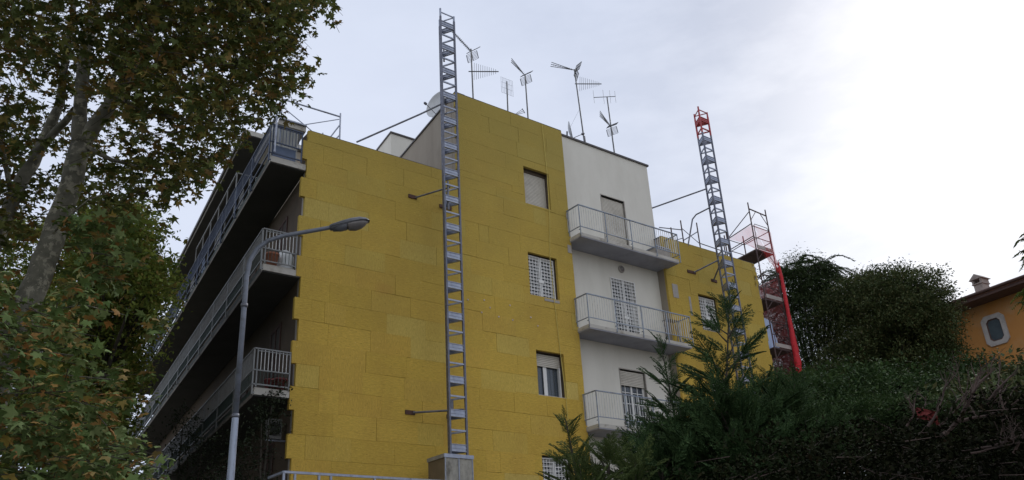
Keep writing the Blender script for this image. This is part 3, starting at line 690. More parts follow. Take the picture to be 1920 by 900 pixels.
mast(15.56, 3.0, 19.50, .865, True,
     [([(13.93, -.45, 15.63), (15.75, .85, 16.38)], .03), ([(15.25, .04, 13.13), (15.78, .82, 13.45)], .03), ([(16.3, .04, 13.02), (15.95, .85, 13.5)], .03),
      ([(15.7, .9, 15.55), (15.62, .25, 15.5), (15.55, .1, 15.35), (15.2, -.02, 14.2)], .028)],
     [(14.92, 15.36, 13.13), (16.2, 16.52, 13.02)], 'red tipped grey lattice mast before the right part of the building')
# box of weathered boards round the left mast's foot
bx = thing('boarded_box', W(3.78, .95, 0), 'weathered board box round the foot of the left mast', 'box')
mb = MB(); mb.box(W, 3.36, 3.365 + .40, 1.28, 1.30, 2.5, 5.50); mb.box(W, 3.775, 4.19, 1.28, 1.30, 2.5, 5.50); mb.build('front_boards', M['cover'], bx)
mb = MB(); mb.box(W, 3.36, 3.38, .55, 1.278, 2.5, 5.48); mb.box(W, 4.17, 4.19, .55, 1.278, 2.5, 5.48); mb.box(W, 3.38, 4.17, .55, .57, 2.5, 5.48); mb.build('side_boards', M['coverside'], bx)
mb = MB(); mb.box(W, 3.34, 4.21, 1.302, 1.325, 5.44, 5.53); mb.box(W, 3.335, 3.358, .53, 1.30, 5.44, 5.53); mb.box(W, 4.192, 4.215, .53, 1.30, 5.44, 5.53)
for x in (3.375, 3.77, 4.175): mb.box(W, x - .012, x + .012, 1.302, 1.318, 2.5, 5.438)
mb.build('trim', M['galv'], bx)
mb = MB(); mb.box(W, 3.40, 4.15, .58, 1.27, 0, 2.49); mb.build('base', M['concrete'], bx)
# work platform parked low, only its guard rail shows
wp = thing('work_platform', W(.6, 1.2, 0), 'low steel work platform whose guard rail crosses the foot of the yellow wall', 'work platform')
MB().box(W, -.8, 3.3, .7, 1.55, 3.72, 3.82).build('deck', M['plank'], wp)
r = MB()
r.bar(W(-.8, 1.5, 4.83), W(3.3, 1.5, 4.83), .05); r.bar(W(-.8, .7, 4.83), W(-.8, 1.5, 4.83), .05)
for s in (-.8, -.55, .0, .28, 1.35, 2.4, 3.28): r.bar(W(s, 1.5, 3.825), W(s, 1.5, 4.80), .045)
r.bar(W(-.8, 1.5, 4.35), W(3.3, 1.5, 4.35), .035); r.build('guard_rail', M['galv'], wp)
r = MB()
for s in (-.6, 3.1): r.bar(W(s, 1.1, 0), W(s, 1.1, 3.715), .12)
r.build('support', M['galvdark'], wp)

# ------------------------------------------------------------------ roof guard frames
gf = thing('guard_frame', W(.2, -.3, 13.2), 'steel guard frame with crossed braces on the roof corner above the blue balcony', 'guard frame')
r = MB()
for s, b_, h in ((-.66, -.35, 15.3), (1.10, -.35, 15.38), (-.95, .1, 14.75)): r.tube(W(s, b_, 13.25), W(s, b_, h), .024)
r.build('posts', M['galv'], gf)
r = MB(); r.tube(W(-.66, -.35, 15.24), W(1.10, -.35, 15.26), .024); r.tube(W(-.62, -.37, 15.0), W(.75, -.37, 14.25), .014); r.tube(W(-.62, -.33, 14.3), W(1.05, -.33, 15.15), .014)
r.tube(W(1.10, -.35, 15.0), W(.72, -.5, 14.3), .02); r.tube(W(1.10, -.35, 14.65), W(.85, -.5, 14.3), .02); r.tube(W(.58, -.35, 14.2), W(.58, -.35, 14.55), .02)
r.tube(W(-.95, .1, 14.1), W(-.64, -.35, 15.0), .016)
r.build('braces', M['galv'], gf)
gf = thing('guard_frame', W(16, -.5, 13.2), 'dark steel roof guard posts between the top white balcony and the right mast', 'guard frame')
r = MB()
for s, h in ((14.95, 15.1), (15.57, 15.55), (16.51, 15.68), (18.0, 15.0), (18.3, 15.0)): r.tube(W(s, -.5, 13.2), W(s, -.5, h), .025)
r.build('posts', M['rustpole'], gf)
r = MB(); r.tube(W(14.3, -.5, 14.95), W(15.57, -.5, 15.15), .02); r.tube(W(15.57, -.52, 14.7), W(16.51, -.52, 15.3), .02); r.tube(W(15.57, -.48, 15.2), W(16.51, -.48, 14.75), .014); r.tube(W(16.51, -.5, 14.8), W(18.3, -.5, 14.75), .02); r.tube(W(14.4, -.48, 14.3), W(15.57, -.48, 14.8), .016)
r.build('rails', M['galvdark'], gf)

# ------------------------------------------------------------------ scaffold tower at the far end
sc = thing('scaffold_tower', W(19.75, -.5, 0), 'rusty scaffold tower with plank decks at the right end of the building', 'scaffold')
SA, SB, TA, TB = 19.22, 20.33, -.12, 1.35
for (s, t, h) in ((SA, TA, 17.0), (SB, TA, 16.95), (SA, TB, 16.35), (SB, TB, 16.35), (SA - .16, TB, 16.1)):
    MB().tube(Lf(s, t, 0), Lf(s, t, h), .027).build('standard', M['rustpole'], sc)
decks = [14.95, 12.83, 10.84, 8.84, 6.84, 4.84, 2.84]
for i, h in enumerate(decks):
    d = MB()
    for k in range(4):
        s = SA + .03 + k * .27; d.box(Lf, s, s + .262, TA + .02, TB - .02, h - .045 - .004 * (k % 2), h)
    dk = d.build('deck', M['plank'], sc)
    MB().box(Lf, SA + .05, SB - .05, TA - .045, TA - .02, h + .002, h + .16).build('toe_board', M['toe'], dk)
    r = MB()
    for z in (.5, 1.0):
        r.tube(Lf(SA, TA, h + z), Lf(SB, TA, h + z), .017, n=6); r.tube(Lf(SB, TA, h + z), Lf(SB, TB, h + z), .017, n=6); r.tube(Lf(SA, TB, h + z), Lf(SB, TB, h + z), .017, n=6)
    r.path([Lf(SA + .1, TA - .03, h + .12), Lf(SA + .1, TA - .03, h + 1.02), Lf(SA + .16, TA - .03, h + 1.1), Lf(SB - .16, TA - .03, h + 1.1), Lf(SB - .1, TA - .03, h + 1.02), Lf(SB - .1, TA - .03, h + .12)], .014, 6)
    r.build('guard_rail', M['rustpole'], sc)
    r = MB(); r.tube(Lf(SA, TA, h - .07), Lf(SB, TA, h - .07), .022); r.tube(Lf(SA, TB, h - .07), Lf(SB, TB, h - .07), .022)
    r.tube(Lf(SA, TA, h - .5), Lf(SA + .42, TA, h - .08), .014); r.tube(Lf(SB, TA, h - .5), Lf(SB - .42, TA, h - .08), .014); r.tube(Lf(SA, TA, h - 1.2), Lf(SA, TB, h - 1.2), .017, n=6)
    r.tube(Lf(SB, TA, h - 1.9), Lf(SB, TB, h - .1), .015, n=6)
    r.build('frame_brace', M['rustpole'], sc)
r = MB(); r.tube(Lf(SA, TA, 16.72), Lf(SB, TA, 16.66), .027); r.tube(Lf(SA, TA, 16.2), Lf(SA + .4, TA, 16.66), .015); r.tube(Lf(SB, TA, 16.2), Lf(SB - .4, TA, 16.66), .015); r.tube(Lf(SA, TA, 16.6), Lf(SA, TB, 15.95), .018); r.tube(Lf(SA, TA, 16.05), Lf(SA, TB, 15.95), .02); r.tube(Lf(SA, TA, 15.5), Lf(SA, TB, 15.45), .02); r.tube(Lf(SA, TA, 15.42), Lf(SA, TB, 15.35), .016)
r.build('top_frame', M['rustpole'], sc)
# red net: sheer part gathered into a hanging bundle
net = thing('debris_net', Lf(SB, TA - .1, 9), 'bright red debris net gathered into a long hanging bundle on the scaffold', 'debris net')
def sheet(rows, name, mat, parent, sub=10, wob=.03, seed=1):
    q = random.Random(seed); f = MB()
    A, Bq, C, D = [Vector(p) for p in rows]
    g_ = [[A.lerp(Bq, u / sub).lerp(D.lerp(C, u / sub), v / sub) + NR * q.uniform(-wob, wob) for u in range(sub + 1)] for v in range(sub + 1)]
    for v in range(sub):
        for u in range(sub): f.quad(g_[v][u], g_[v][u + 1], g_[v + 1][u + 1], g_[v + 1][u])
    return f.build(name, mat, parent)
sheet((Lf(SA, TA - .05, 15.98), Lf(SB + .03, TA - .05, 15.9), Lf(SB + .06, TA - .06, 14.05), Lf(SB - .25, TA - .06, 14.6)), 'sheer_net', M['rednet'], net, 10, .02, 1)
sheet((Lf(SA, TB, 16.0), Lf(SA, TA - .03, 16.0), Lf(SB - .2, TA - .07, 14.4), Lf(SA + .25, TA + .3, 15.2)), 'sheer_net', M['rednet'], net, 10, .02, 2)
sheet((Lf(SA + .1, TA - .06, 15.0), Lf(SB, TA - .06, 15.0), Lf(SB + .06, TA - .08, 14.05), Lf(SB - .05, TA - .08, 14.1)), 'sheer_net', netmat('red_net_dense', (.70, .05, .05), .32), net, 10, .04, 4)
mb = MB(); bp = []; br = []
bl = [(20.36, 14.55, .02), (20.37, 14.3, .04), (20.38, 14.0, .065), (20.38, 13.3, .07), (20.36, 12.5, .075), (20.36, 11.8, .085), (20.36, 11.1, .11), (20.36, 10.5, .13), (20.36, 10.05, .13), (20.36, 9.85, .05)]
q = random.Random(8)
for i in range(len(bl) - 1):
    for k in range(4):
        u = k / 4; a_, b_ = bl[i], bl[i + 1]
        bp.append(Lf(a_[0] + (b_[0] - a_[0]) * u + q.uniform(-.012, .012), TA - .14, a_[1] + (b_[1] - a_[1]) * u)); br.append((a_[2] + (b_[2] - a_[2]) * u) * q.uniform(.88, 1.1))
mb.path(bp, br, 14)
vv = np.array(mb.v); vv[:, :2] += np.sin(np.arange(len(vv)) * 2.1)[:, None] * .008; mb.v = [tuple(p) for p in vv]
mb.build('net_bundle', M['redbundle'], net, True)
sheet((Lf(SB + .05, TA + .04, 13.95), Lf(SB + .05, TB, 13.95), Lf(SB + .05, TB, 3.0), Lf(SB + .05, TA + .04, 3.0)), 'back_net', M['brownnet'], net, 12, .03, 5)
MB().lathe(at(1504, 743, 33.2), [(.001, -.16), (.12, -.11), (.17, 0), (.12, .11), (.001, .16)], UP, 14).build('net_knot', M['redbundle'], net, True)
tag(MB().prism([Lf(SA + .12, .22, 10.86), Lf(SA + .80, .22, 10.86), Lf(SA + .62, .30, 12.1), Lf(SA - .0, .30, 12.2)], DL * .03).build('leaning_sheet', M['bluesheet']), 'pale blue sheet leaning on a deck of the scaffold tower', 'sheet')

# ------------------------------------------------------------------ aerials and dishes on the penthouse roof
def panel_yagi(mb, c, fwd, right, up, s=1.0, grid=True, bars=3):
    c = Vector(c)
    for sg in (1, -1):       # two angled reflector grids
        tip = (up * sg * .8 - fwd * .5).normalized()
        for j in range(7):
            p = c + tip * (.06 + .05 * j) * s; mb.tube(p - right * .24 * s, p + right * .24 * s, .009, n=4)
        for k in (-.24, 0, .24): mb.tube(c + right * k * s + tip * .06 * s, c + right * k * s + tip * .36 * s, .013, n=4)
    for j in range(bars):
        a = (j - (bars - 1) / 2); mb.tube(c + fwd * .02, c + fwd * .95 * s + up * a * .1 * s, .013, n=5)
    for k in range(9):
        p = c + fwd * (.12 + .09 * k) * s; mb.tube(p - right * .07 * s, p + right * .07 * s, .005, n=4)
def log_periodic(mb, c, fwd, up, L=1.3, el=.28):
    c = Vector(c); mb.tube(c - fwd * .08, c + fwd * L, .019, n=6); side = fwd.cross(up).normalized(); e = (up * .85 + side * .5).normalized()
    for k in range(11):
        x = .12 + k * (L - .15) / 11; l = el * (1 - k / 14); mb.tube(c + fwd * x - e * l, c + fwd * x + e * l, .006, n=4)
def aerial(name, base, top, label):
    t_ = thing(name, base, label, 'aerial', 'television aerials on the roof')
    MB().path([base, Vector(base).lerp(Vector(top), .28), Vector(top)], [.034, .029, .024], 8).build('pole', M['alu'], t_)
    return t_
AN = -1.2
hor = (CX * .985 + FW * .12); hor.z = .02; hor.normalize()
lft = (-DR * .92 + UP * .22 + NR * .3).normalized(); rgt = (DR).normalized()
def upright(f): 
    r_ = f.cross(UP).normalized(); return r_, r_.cross(f).normalized()
t_ = aerial('tv_aerial', W(6.46, AN, 16.95), W(6.45, AN, 20.36), 'aerial nearest the left mast, with a long spine yagi above a toothed boom')
r_, u_ = upright(lft); mb = MB(); c = Vector(W(6.45, AN, 20.25))
panel_yagi(mb, c, lft, r_, u_, .95, bars=1)
for k in range(14): p = c + lft * (.08 + .075 * k); mb.tube(p - r_ * .055, p + r_ * .055, .008, n=4); mb.tube(p - u_ * .05, p + u_ * .05, .012, n=4)
mb.build('yagi', M['alu'], t_); mb = MB(); log_periodic(mb, W(6.4, AN, 19.38), hor, UP, .98, .30); mb.build('log_periodic_boom', M['alu'], t_)
t_ = aerial('tv_aerial', W(8.86, AN, 16.95), W(8.86, AN, 20.18), 'aerial with a tilted open grid panel standing alone above the middle of the yellow parapet')
r_, u_ = upright(lft); mb = MB(); panel_yagi(mb, W(8.85, AN, 20.15), lft, r_, u_, .92, bars=3); mb.build('grid_panel', M['alu'], t_)
t_ = aerial('tv_aerial', W(7.92, AN, 16.95), W(7.98, AN, 19.55), 'short aerial with a square upright wire grid')
mb = MB(); c = Vector(W(7.98, AN, 19.33))
for k in range(9): mb.tube(c + DR * (-.26 + .065 * k) - UP * .33, c + DR * (-.26 + .065 * k) + UP * .33, .004, n=4)
for z in (-.33, -.1, .12, .33): mb.tube(c - DR * .26 + UP * z, c + DR * .26 + UP * z, .004, n=4)
mb.build('wire_grid', M['alu'], t_)
t_ = aerial('tv_aerial', W(8.15, AN, 16.95), W(8.15, AN, 18.2), 'low aerial whose tilted tip just shows over the yellow parapet')
r2 = (DR * .8 + UP * .6).normalized(); r_, u_ = upright(r2); mb = MB()
for a in (-.07, 0, .07): mb.tube(W(8.15, AN, 18.15), Vector(W(8.15, AN, 18.15)) + r2 * .65 + u_ * a, .009, n=5)
mb.tube(Vector(W(8.15, AN, 18.15)) + r2 * .65 - u_ * .1, Vector(W(8.15, AN, 18.15)) + r2 * .65 + u_ * .1, .014, n=5); mb.build('yagi', M['alu'], t_)
t_ = aerial('tv_aerial', W(11.6, AN, 17.0), W(11.40, AN, 21.40), 'tallest aerial, with three rods, a grid and a toothed boom, beside the small dish')
lf3 = (-hor + UP * .30).normalized(); r_, u_ = upright(lf3); mb = MB(); panel_yagi(mb, W(11.40, AN, 21.36), lf3, r_, u_, 1.0, bars=3); mb.build('yagi', M['alu'], t_)
mb = MB(); log_periodic(mb, W(11.46, AN, 20.74), hor, UP, .98, .28); mb.build('log_periodic_boom', M['alu'], t_)
mb = MB(); mb.tube(W(11.48, AN, 20.0 - .4), W(10.9, AN, 18.6), .004, n=4); mb.tube(W(11.58, AN, 18.2), W(11.1, AN + .3, 17.5), .004, n=4); mb.path([W(11.62, AN, 17.1), W(11.57, AN, 18.4)], [.05, .04], 8); mb.build('stay_wire', M['galvdark'], t_)
t_ = aerial('tv_aerial', W(13.12, AN, 17.0), W(13.05, AN, 20.72), 'rightmost aerial, with an H shaped element above a tilted grid')
mb = MB(); c = Vector(W(13.05, AN, 20.68)); mb.tube(c - hor * .55, c + hor * .35 + UP * .05, .014, n=6)
for k, l in ((-.54, .30), (-.14, .33), (.13, .30), (.34, .27)): mb.tube(c + hor * k + UP * (.03 - l), c + hor * k + UP * (.03 + l), .006, n=5)
mb.build('dipoles', M['alu'], t_)
r_, u_ = upright(lft); mb = MB(); panel_yagi(mb, W(13.08, AN, 19.32), lft, r_, u_, .92, bars=4); mb.build('grid_panel', M['alu'], t_)
def dish(c, r, face, label, base):
    t_ = thing('satellite_dish', base, label, 'satellite dish', 'satellite dishes on the roof'); face = Vector(face).normalized()
    prof = [(r * x, .22 * r * x * x) for x in (.001, .3, .55, .75, .9, 1.0)] + [(r * 1.0, .22 * r + .02), (r * .97, .22 * r + .02)] + [(r * x, .22 * r * x * x + .012) for x in (.9, .6, .3, .001)]
    MB().lathe(Vector(c), prof, face, 28).build('reflector', M['dish'], t_, True)
    lp = Vector(c) + face * r * 1.45 - UP * r * .70
    MB().tube(Vector(c) - UP * r * .95 + face * .1, lp, .012, n=6).build('feed_arm', M['galvdark'], t_); MB().lathe(lp, [(.001, -.06), (.045, -.05), (.05, .02), (.03, .06), (.001, .065)], face, 10).build('receiver', M['galvdark'], t_)
    mb = MB(); mb.tube(Vector(c) - face * .05, Vector((c[0], c[1], base[2])) - face * .12, .03); mb.build('mount', M['galvdark'], t_)
dish(W(5.55, -1.9, 18.05), .52, (-DR * .9 + NR * .25 + UP * .12), 'large pale satellite dish at the left roof edge behind the left mast', W(5.5, -1.9, 17.0))
dish(W(10.45, -.85, 18.08), .36, (DR * .55 + NR * .55 + UP * .1), 'small grey satellite dish on the white parapet at the yellow boundary', W(10.4, -.85, 17.2))

# ------------------------------------------------------------------ street lamp
LP = Vector((-4.15, 12.32, 0))
sl_ = thing('street_lamp', LP, 'grey street lamp with a long curved arm in front of the dark balconies', 'street lamp')
MB().path([LP + UP * z for z in (0, 1.2, 3.2, 4.55, 4.6)] , [.070, .066, .056, .048, .046], 16).build('pole', M['lampgrey'], sl_, True)
mb = MB(); pts = [LP + UP * 4.6, LP + UP * 6.25, Vector((-4.15, 12.32, 6.78)), Vector((-4.12, 12.33, 7.05)), Vector((-4.03, 12.36, 7.26)), Vector((-3.88, 12.41, 7.41)), Vector((-3.68, 12.47, 7.505)), Vector((-3.43, 12.54, 7.575)), Vector((-2.95, 12.66, 7.70)), Vector((-2.80, 12.69, 7.735))]
mb.path(pts, [.042, .040, .038, .037, .036, .036, .035, .034, .033, .033], 14).build('arm', M['lamparm'], sl_, True)
for z in (4.6, 6.3): MB().lathe(LP + UP * z, [(.038, -.03), (.052, -.03), (.054, .0), (.050, .03), (.038, .03)], UP, 16).build('collar', M['galvdark'], sl_, True)
# lantern: body lofted from cross sections along its axis
ax = (Vector((-2.32, 12.79, 7.845)) - Vector((-2.94, 12.665, 7.705))).normalized(); sd = ax.cross(UP).normalized(); ux = sd.cross(ax).normalized()
st = Vector((-2.96, 12.66, 7.695))
def loft(secs, name, mat, parent):
    f = MB(); n = 18; vs = []
    for (x, wd, top, bot) in secs:
        for k in range(n):
            g_ = 2 * math.pi * k / n; cc, ss = math.cos(g_), math.sin(g_)
            vs.append(st + ax * x + sd * (wd * cc) + ux * ((top if ss > 0 else bot) * ss))
    fs = [(i * n + k, i * n + (k + 1) % n, (i + 1) * n + (k + 1) % n, (i + 1) * n + k) for i in range(len(secs) - 1) for k in range(n)] + [tuple(range(n - 1, -1, -1)), tuple((len(secs) - 1) * n + k for k in range(n))]
    f.add(vs, fs); return f.build(name, mat, parent, True)
hd = loft([(0, .05, .045, .05), (.04, .065, .06, .055), (.2, .095, .085, .05), (.36, .125, .10, .03), (.5, .125, .095, .012), (.6, .09, .065, .01), (.645, .05, .03, .008), (.655, .01, .01, .005)], 'lantern', M['lamphead'], sl_)
loft([(.04, .05, .0, .075), (.16, .08, .0, .095), (.27, .10, .0, .085), (.275, .06, 0, .05)], 'gear_cover', M['lamphead'], hd)
loft([(.27, .085, .0, .06), (.31, .11, .0, .105), (.40, .118, .0, .125), (.50, .11, .0, .105), (.57, .085, 0, .065), (.62, .03, 0, .02)], 'glass_bowl', M['lampglass'], hd)
loft([(.02, .07, .004, .008), (.2, .102, .004, .008), (.36, .131, .004, .008), (.5, .131, .004, .008), (.6, .098, .004, .008), (.655, .045, .004, .008)], 'rim', M['dark'], hd)

# ------------------------------------------------------------------ villa
SV = 30.0
def Vv(t, o, h): return Lf(SV, t, h) + NL * o        # o outwards from the villa's wall
vl = thing('orange_house', Lf(SV + 4, -6, 0), 'orange plastered house with a dark eave and octagonal window behind the trees', 'house')
VW = MB(); oc = [(-3.98, 11.95)]
VW.box(Vv, -16, 3.0, -8, 0, 0, 13.55); VW.build('wall', M['orange'], vl)
rf = MB(); rf.add([Vv(-17, .95, 13.30), Vv(4, .95, 13.30), Vv(4, -4, 15.0), Vv(-17, -4, 15.0), Vv(-17, .95, 13.42), Vv(4, .95, 13.42), Vv(4, -4, 15.15), Vv(-17, -4, 15.15)], [(0, 1, 2, 3), (4, 7, 6, 5), (0, 4, 5, 1), (1, 5, 6, 2), (3, 2, 6, 7), (0, 3, 7, 4)])
rf.add([Vv(-17, -4.01, 15.0), Vv(4, -4.01, 15.0), Vv(4, -9, 13.3), Vv(-17, -9, 13.3), Vv(-17, -4.01, 15.15), Vv(4, -4.01, 15.15), Vv(4, -9, 13.42), Vv(-17, -9, 13.42)], [(0, 1, 2, 3), (4, 7, 6, 5), (0, 4, 5, 1), (1, 5, 6, 2), (3, 2, 6, 7), (0, 3, 7, 4)])
rf = rf.build('roof', M['tile'], vl)
MB().box(Vv, -16.9, 3.9, .02, .94, 13.18, 13.29).build('eave_soffit', M['eave'], rf)
MB().path([Vv(-17, 1.0, 13.40), Vv(4, 1.0, 13.40)], .065, 8).build('gutter', M['eave'], rf)
ch = MB().box(Vv, -3.86, -3.46, -.75, -.25, 13.45, 14.20).build('chimney', M['chim'], rf)
mb = MB(); mb.box(Vv, -3.90, -3.42, -.8, -.2, 14.20, 14.25)
for t in (-3.88, -3.52): mb.box(Vv, t, t + .08, -.78, -.22, 14.25, 14.43)
mb.prism([Vv(-3.98, -.17, 14.43), Vv(-3.34, -.17, 14.43), Vv(-3.66, -.17, 14.68)], NL * -.66); mb.build('chimney_cap', M['chim'], ch)
def octwin(tc_, hc, wd, ht, label=None):
    def oc_(sx, sy, cut): return [(-sx + cut, -sy), (sx - cut, -sy), (sx, -sy + cut), (sx, sy - cut), (sx - cut, sy), (-sx + cut, sy), (-sx, sy - cut), (-sx, -sy + cut)]
    inner = oc_(wd * .60, ht * .72, wd * .24); outer = [(x * k_, y * k2) for (x, y), k_, k2 in zip(oc_(wd, ht, wd * .34), [1] * 8, [1] * 8)]
    f = MB()
    def p(a, o): return Vv(tc_ + a[0], o, hc + a[1])
    for i in range(8):
        j = (i + 1) % 8
        f.add([p(outer[i], .06), p(outer[j], .06), p(inner[j], .06), p(inner[i], .06), p(outer[i], .002), p(outer[j], .002), p(inner[j], .002), p(inner[i], .002)],
              [(0, 1, 2, 3), (0, 4, 5, 1), (2, 6, 7, 3)])
    wn = f.build('window', M['stone'], vl)
    g_ = MB(); g_.quad(*[p(a, .01) for a in inner]); g_.build('pane', M['villaglass'], wn)
    g_ = MB()
    for i in range(8):
        j = (i + 1) % 8; a, b_ = inner[i], inner[j]; g_.add([p(a, .05), p(b_, .05), p((b_[0] * .86, b_[1] * .9), .02), p((a[0] * .86, a[1] * .9), .02)], [(0, 1, 2, 3)])
    g_.build('frame', M['eave'], wn)
octwin(-4.0, 11.98, .52, .66); octwin(-6.05, 11.98, .56, .68); octwin(-1.4, 11.98, .56, .68)
octwin(-4.35, 8.9, .75, .95)

# ------------------------------------------------------------------ vegetation helpers
def rand_frames(n, tilt, rng, axis=None):
    """random leaf frames: normals scattered round up by tilt (radians)"""
    az = rng.uniform(0, 2 * np.pi, n); ti = np.abs(rng.normal(0, tilt, n)); sp = rng.uniform(0, 2 * np.pi, n)
    nz = np.stack([np.sin(ti) * np.cos(az), np.sin(ti) * np.sin(az), np.cos(ti)], 1)
    a = np.stack([np.cos(sp), np.sin(sp), np.zeros(n)], 1); a -= nz * (a * nz).sum(1, keepdims=True); a /= np.linalg.norm(a, axis=1, keepdims=True)
    b = np.cross(nz, a); return a, b, nz
def scatter(tv, tf, pos, size, tilt, rng, frames=None):
    n = len(pos); a, b, c = frames if frames else rand_frames(n, tilt, rng)
    tv = np.asarray(tv, float); sz = size[:, None, None]
    V = pos[:, None, :] + sz * (tv[None, :, 0:1] * a[:, None, :] + tv[None, :, 1:2] * b[:, None, :] + tv[None, :, 2:3] * c[:, None, :])
    F = (np.asarray(tf)[None] + (np.arange(n) * len(tv))[:, None, None]).reshape(-1, len(tf[0]))
    return V.reshape(-1, 3), F
def maple():
    ang = [(-90, .12), (-60, .42), (-28, .62), (-2, .40), (30, .88), (58, .42), (90, 1.05), (122, .42), (150, .88), (182, .40), (208, .62), (240, .42)]
    v = [(0, .1, .05)] + [(r * math.cos(R(a)), r * math.sin(R(a)) + .1, -.34 * r * r + .16 * math.cos(R(3 * a)) * r) for a, r in ang]
    return v, [(0, i, i % 12 + 1) for i in range(1, 13)]
OVAL = ([(0, -.5, 0), (.26, -.05, .06), (0, .55, -.04), (-.26, -.05, .06)], [(0, 1, 2), (0, 2, 3)])
LONG = ([(0, -.5, 0), (.13, 0, .04), (0, .6, -.1), (-.13, 0, .04)], [(0, 1, 2), (0, 2, 3)])
MAPLE = maple()
def vnoise(p, s, seed=0):
    """cheap smooth 3-D noise"""
    r_ = np.random.default_rng(seed); out = np.zeros(len(p))
    for k in range(6):
        d = r_.normal(size=3); d /= np.linalg.norm(d); out += np.sin((p @ d) * s * (1 + .35 * k) + r_.uniform(0, 6.28))
    return out / 6
def limb_mb(limbs, n=10):
    mb = MB(); q = random.Random(4)
    for pts in limbs:
        P_ = [at(*p[:3]) for p in pts]; rr = [p[3] * .9 for p in pts]
        # subdivide with a little wander
        PP, RR = [P_[0]], [rr[0]]
        for i in range(len(P_) - 1):
            for k in (1, 2, 3):
                u = k / 3; PP.append(P_[i].lerp(P_[i + 1], u) + (Vector((q.uniform(-1, 1), q.uniform(-1, 1), q.uniform(-1, 1))) * rr[i] * .22 if k < 3 else Vector())); RR.append((rr[i] + (rr[i + 1] - rr[i]) * u) * q.uniform(.95, 1.05))
        mb.path(PP, RR, n)
    return mb
def in_poly(x, y, poly):
    c = np.zeros(len(x), bool); n = len(poly)
    for i in range(n):
        x1, y1 = poly[i]; x2, y2 = poly[(i + 1) % n]
        if y1 == y2: continue
        cr = ((y1 > y) != (y2 > y)) & (x < (x2 - x1) * (y - y1) / (y2 - y1) + x1); c ^= cr
    return c
def view_volume(poly, d0, d1, n, rng, thr=None, ns=.9, seed=0, soft=0):
    """points filling the part of space that shows inside an outline, between two distances"""
    xs = [p[0] for p in poly]; ys = [p[1] for p in poly]; out = np.zeros((0, 3)); ax_ = [np.array(v) for v in (CX, CY, FW)]
    while len(out) < n:
        k = n * 3; x = rng.uniform(min(xs), max(xs), k); y = rng.uniform(min(ys), max(ys), k); d = rng.uniform(d0, d1, k)
        ok = in_poly(x + rng.normal(0, soft, k), y + rng.normal(0, soft, k), poly); x, y, d = x[ok], y[ok], d[ok]
        v = ((x - 960) / FPX)[:, None] * ax_[0] - ((y - 450) / FPX)[:, None] * ax_[1] + ax_[2]
        p = np.array(CAM) + v * (d / np.hypot(v[:, 0], v[:, 1]))[:, None]
        if thr is not None: p = p[vnoise(p, ns, seed) > thr]
        out = np.concatenate([out, p])
    return out[:n]
def twig_leaves(starts, per, tl, ls, tilt, rng, tmpl, droop=.3, out=None):
    """short twigs from each start, leaves strung along them"""
    n = len(starts); d = rng.normal(size=(n, 3)); d[:, 2] = np.abs(d[:, 2]) * .3 - droop
    if out is not None: d += out
    d /= np.linalg.norm(d, axis=1, keepdims=True)
    L = rng.uniform(.6, 1.2, n) * tl
    u = rng.uniform(0, 1, (n, per)); pos = starts[:, None, :] + d[:, None, :] * (u * L[:, None])[:, :, None]
    pos[:, :, 2] -= .25 * tl * u ** 2
    pos += rng.normal(0, ls * .45, pos.shape)
    pos = pos.reshape(-1, 3); sz = rng.uniform(.45, 1.2, len(pos)) * ls
    V, F = scatter(tmpl[0], tmpl[1], pos, sz, tilt, rng)
    return V, F, d, L
def twigs_mb(starts, d, L, r, every=1):
    mb = MB()
    for i in range(0, len(starts), every):
        p = Vector(starts[i]); q_ = p + Vector(d[i]) * L[i]; q_.z -= .12 * L[i]
        mb.tube(p - Vector(d[i]) * L[i] * .3, q_, r, r * .5, 4)
    return mb
def ball_cloud(clumps, per, sub, rad, ls, tilt, rng, tmpl, shell=.6):
    """clumps: (centre, rx, rz, weight). Small leaf clusters scattered over and inside each ellipsoid"""
    P_ = []
    for (c, rx, rz, wt) in clumps:
        n = int(sub * wt); d = rng.normal(size=(n, 3)); d /= np.linalg.norm(d, axis=1, keepdims=True)
        rr = shell + (1.05 - shell) * rng.uniform(0, 1, n) ** .7
        ctr = np.array(c) + d * rr[:, None] * np.array([rx, rx, rz])
        k = per; e = rng.normal(size=(n, k, 3)) * rad * np.array([1, 1, .6]); P_.append((ctr[:, None, :] + e).reshape(-1, 3))
    pos = np.concatenate(P_); return scatter(tmpl[0], tmpl[1], pos, rng.uniform(.6, 1.2, len(pos)) * ls, tilt, rng)

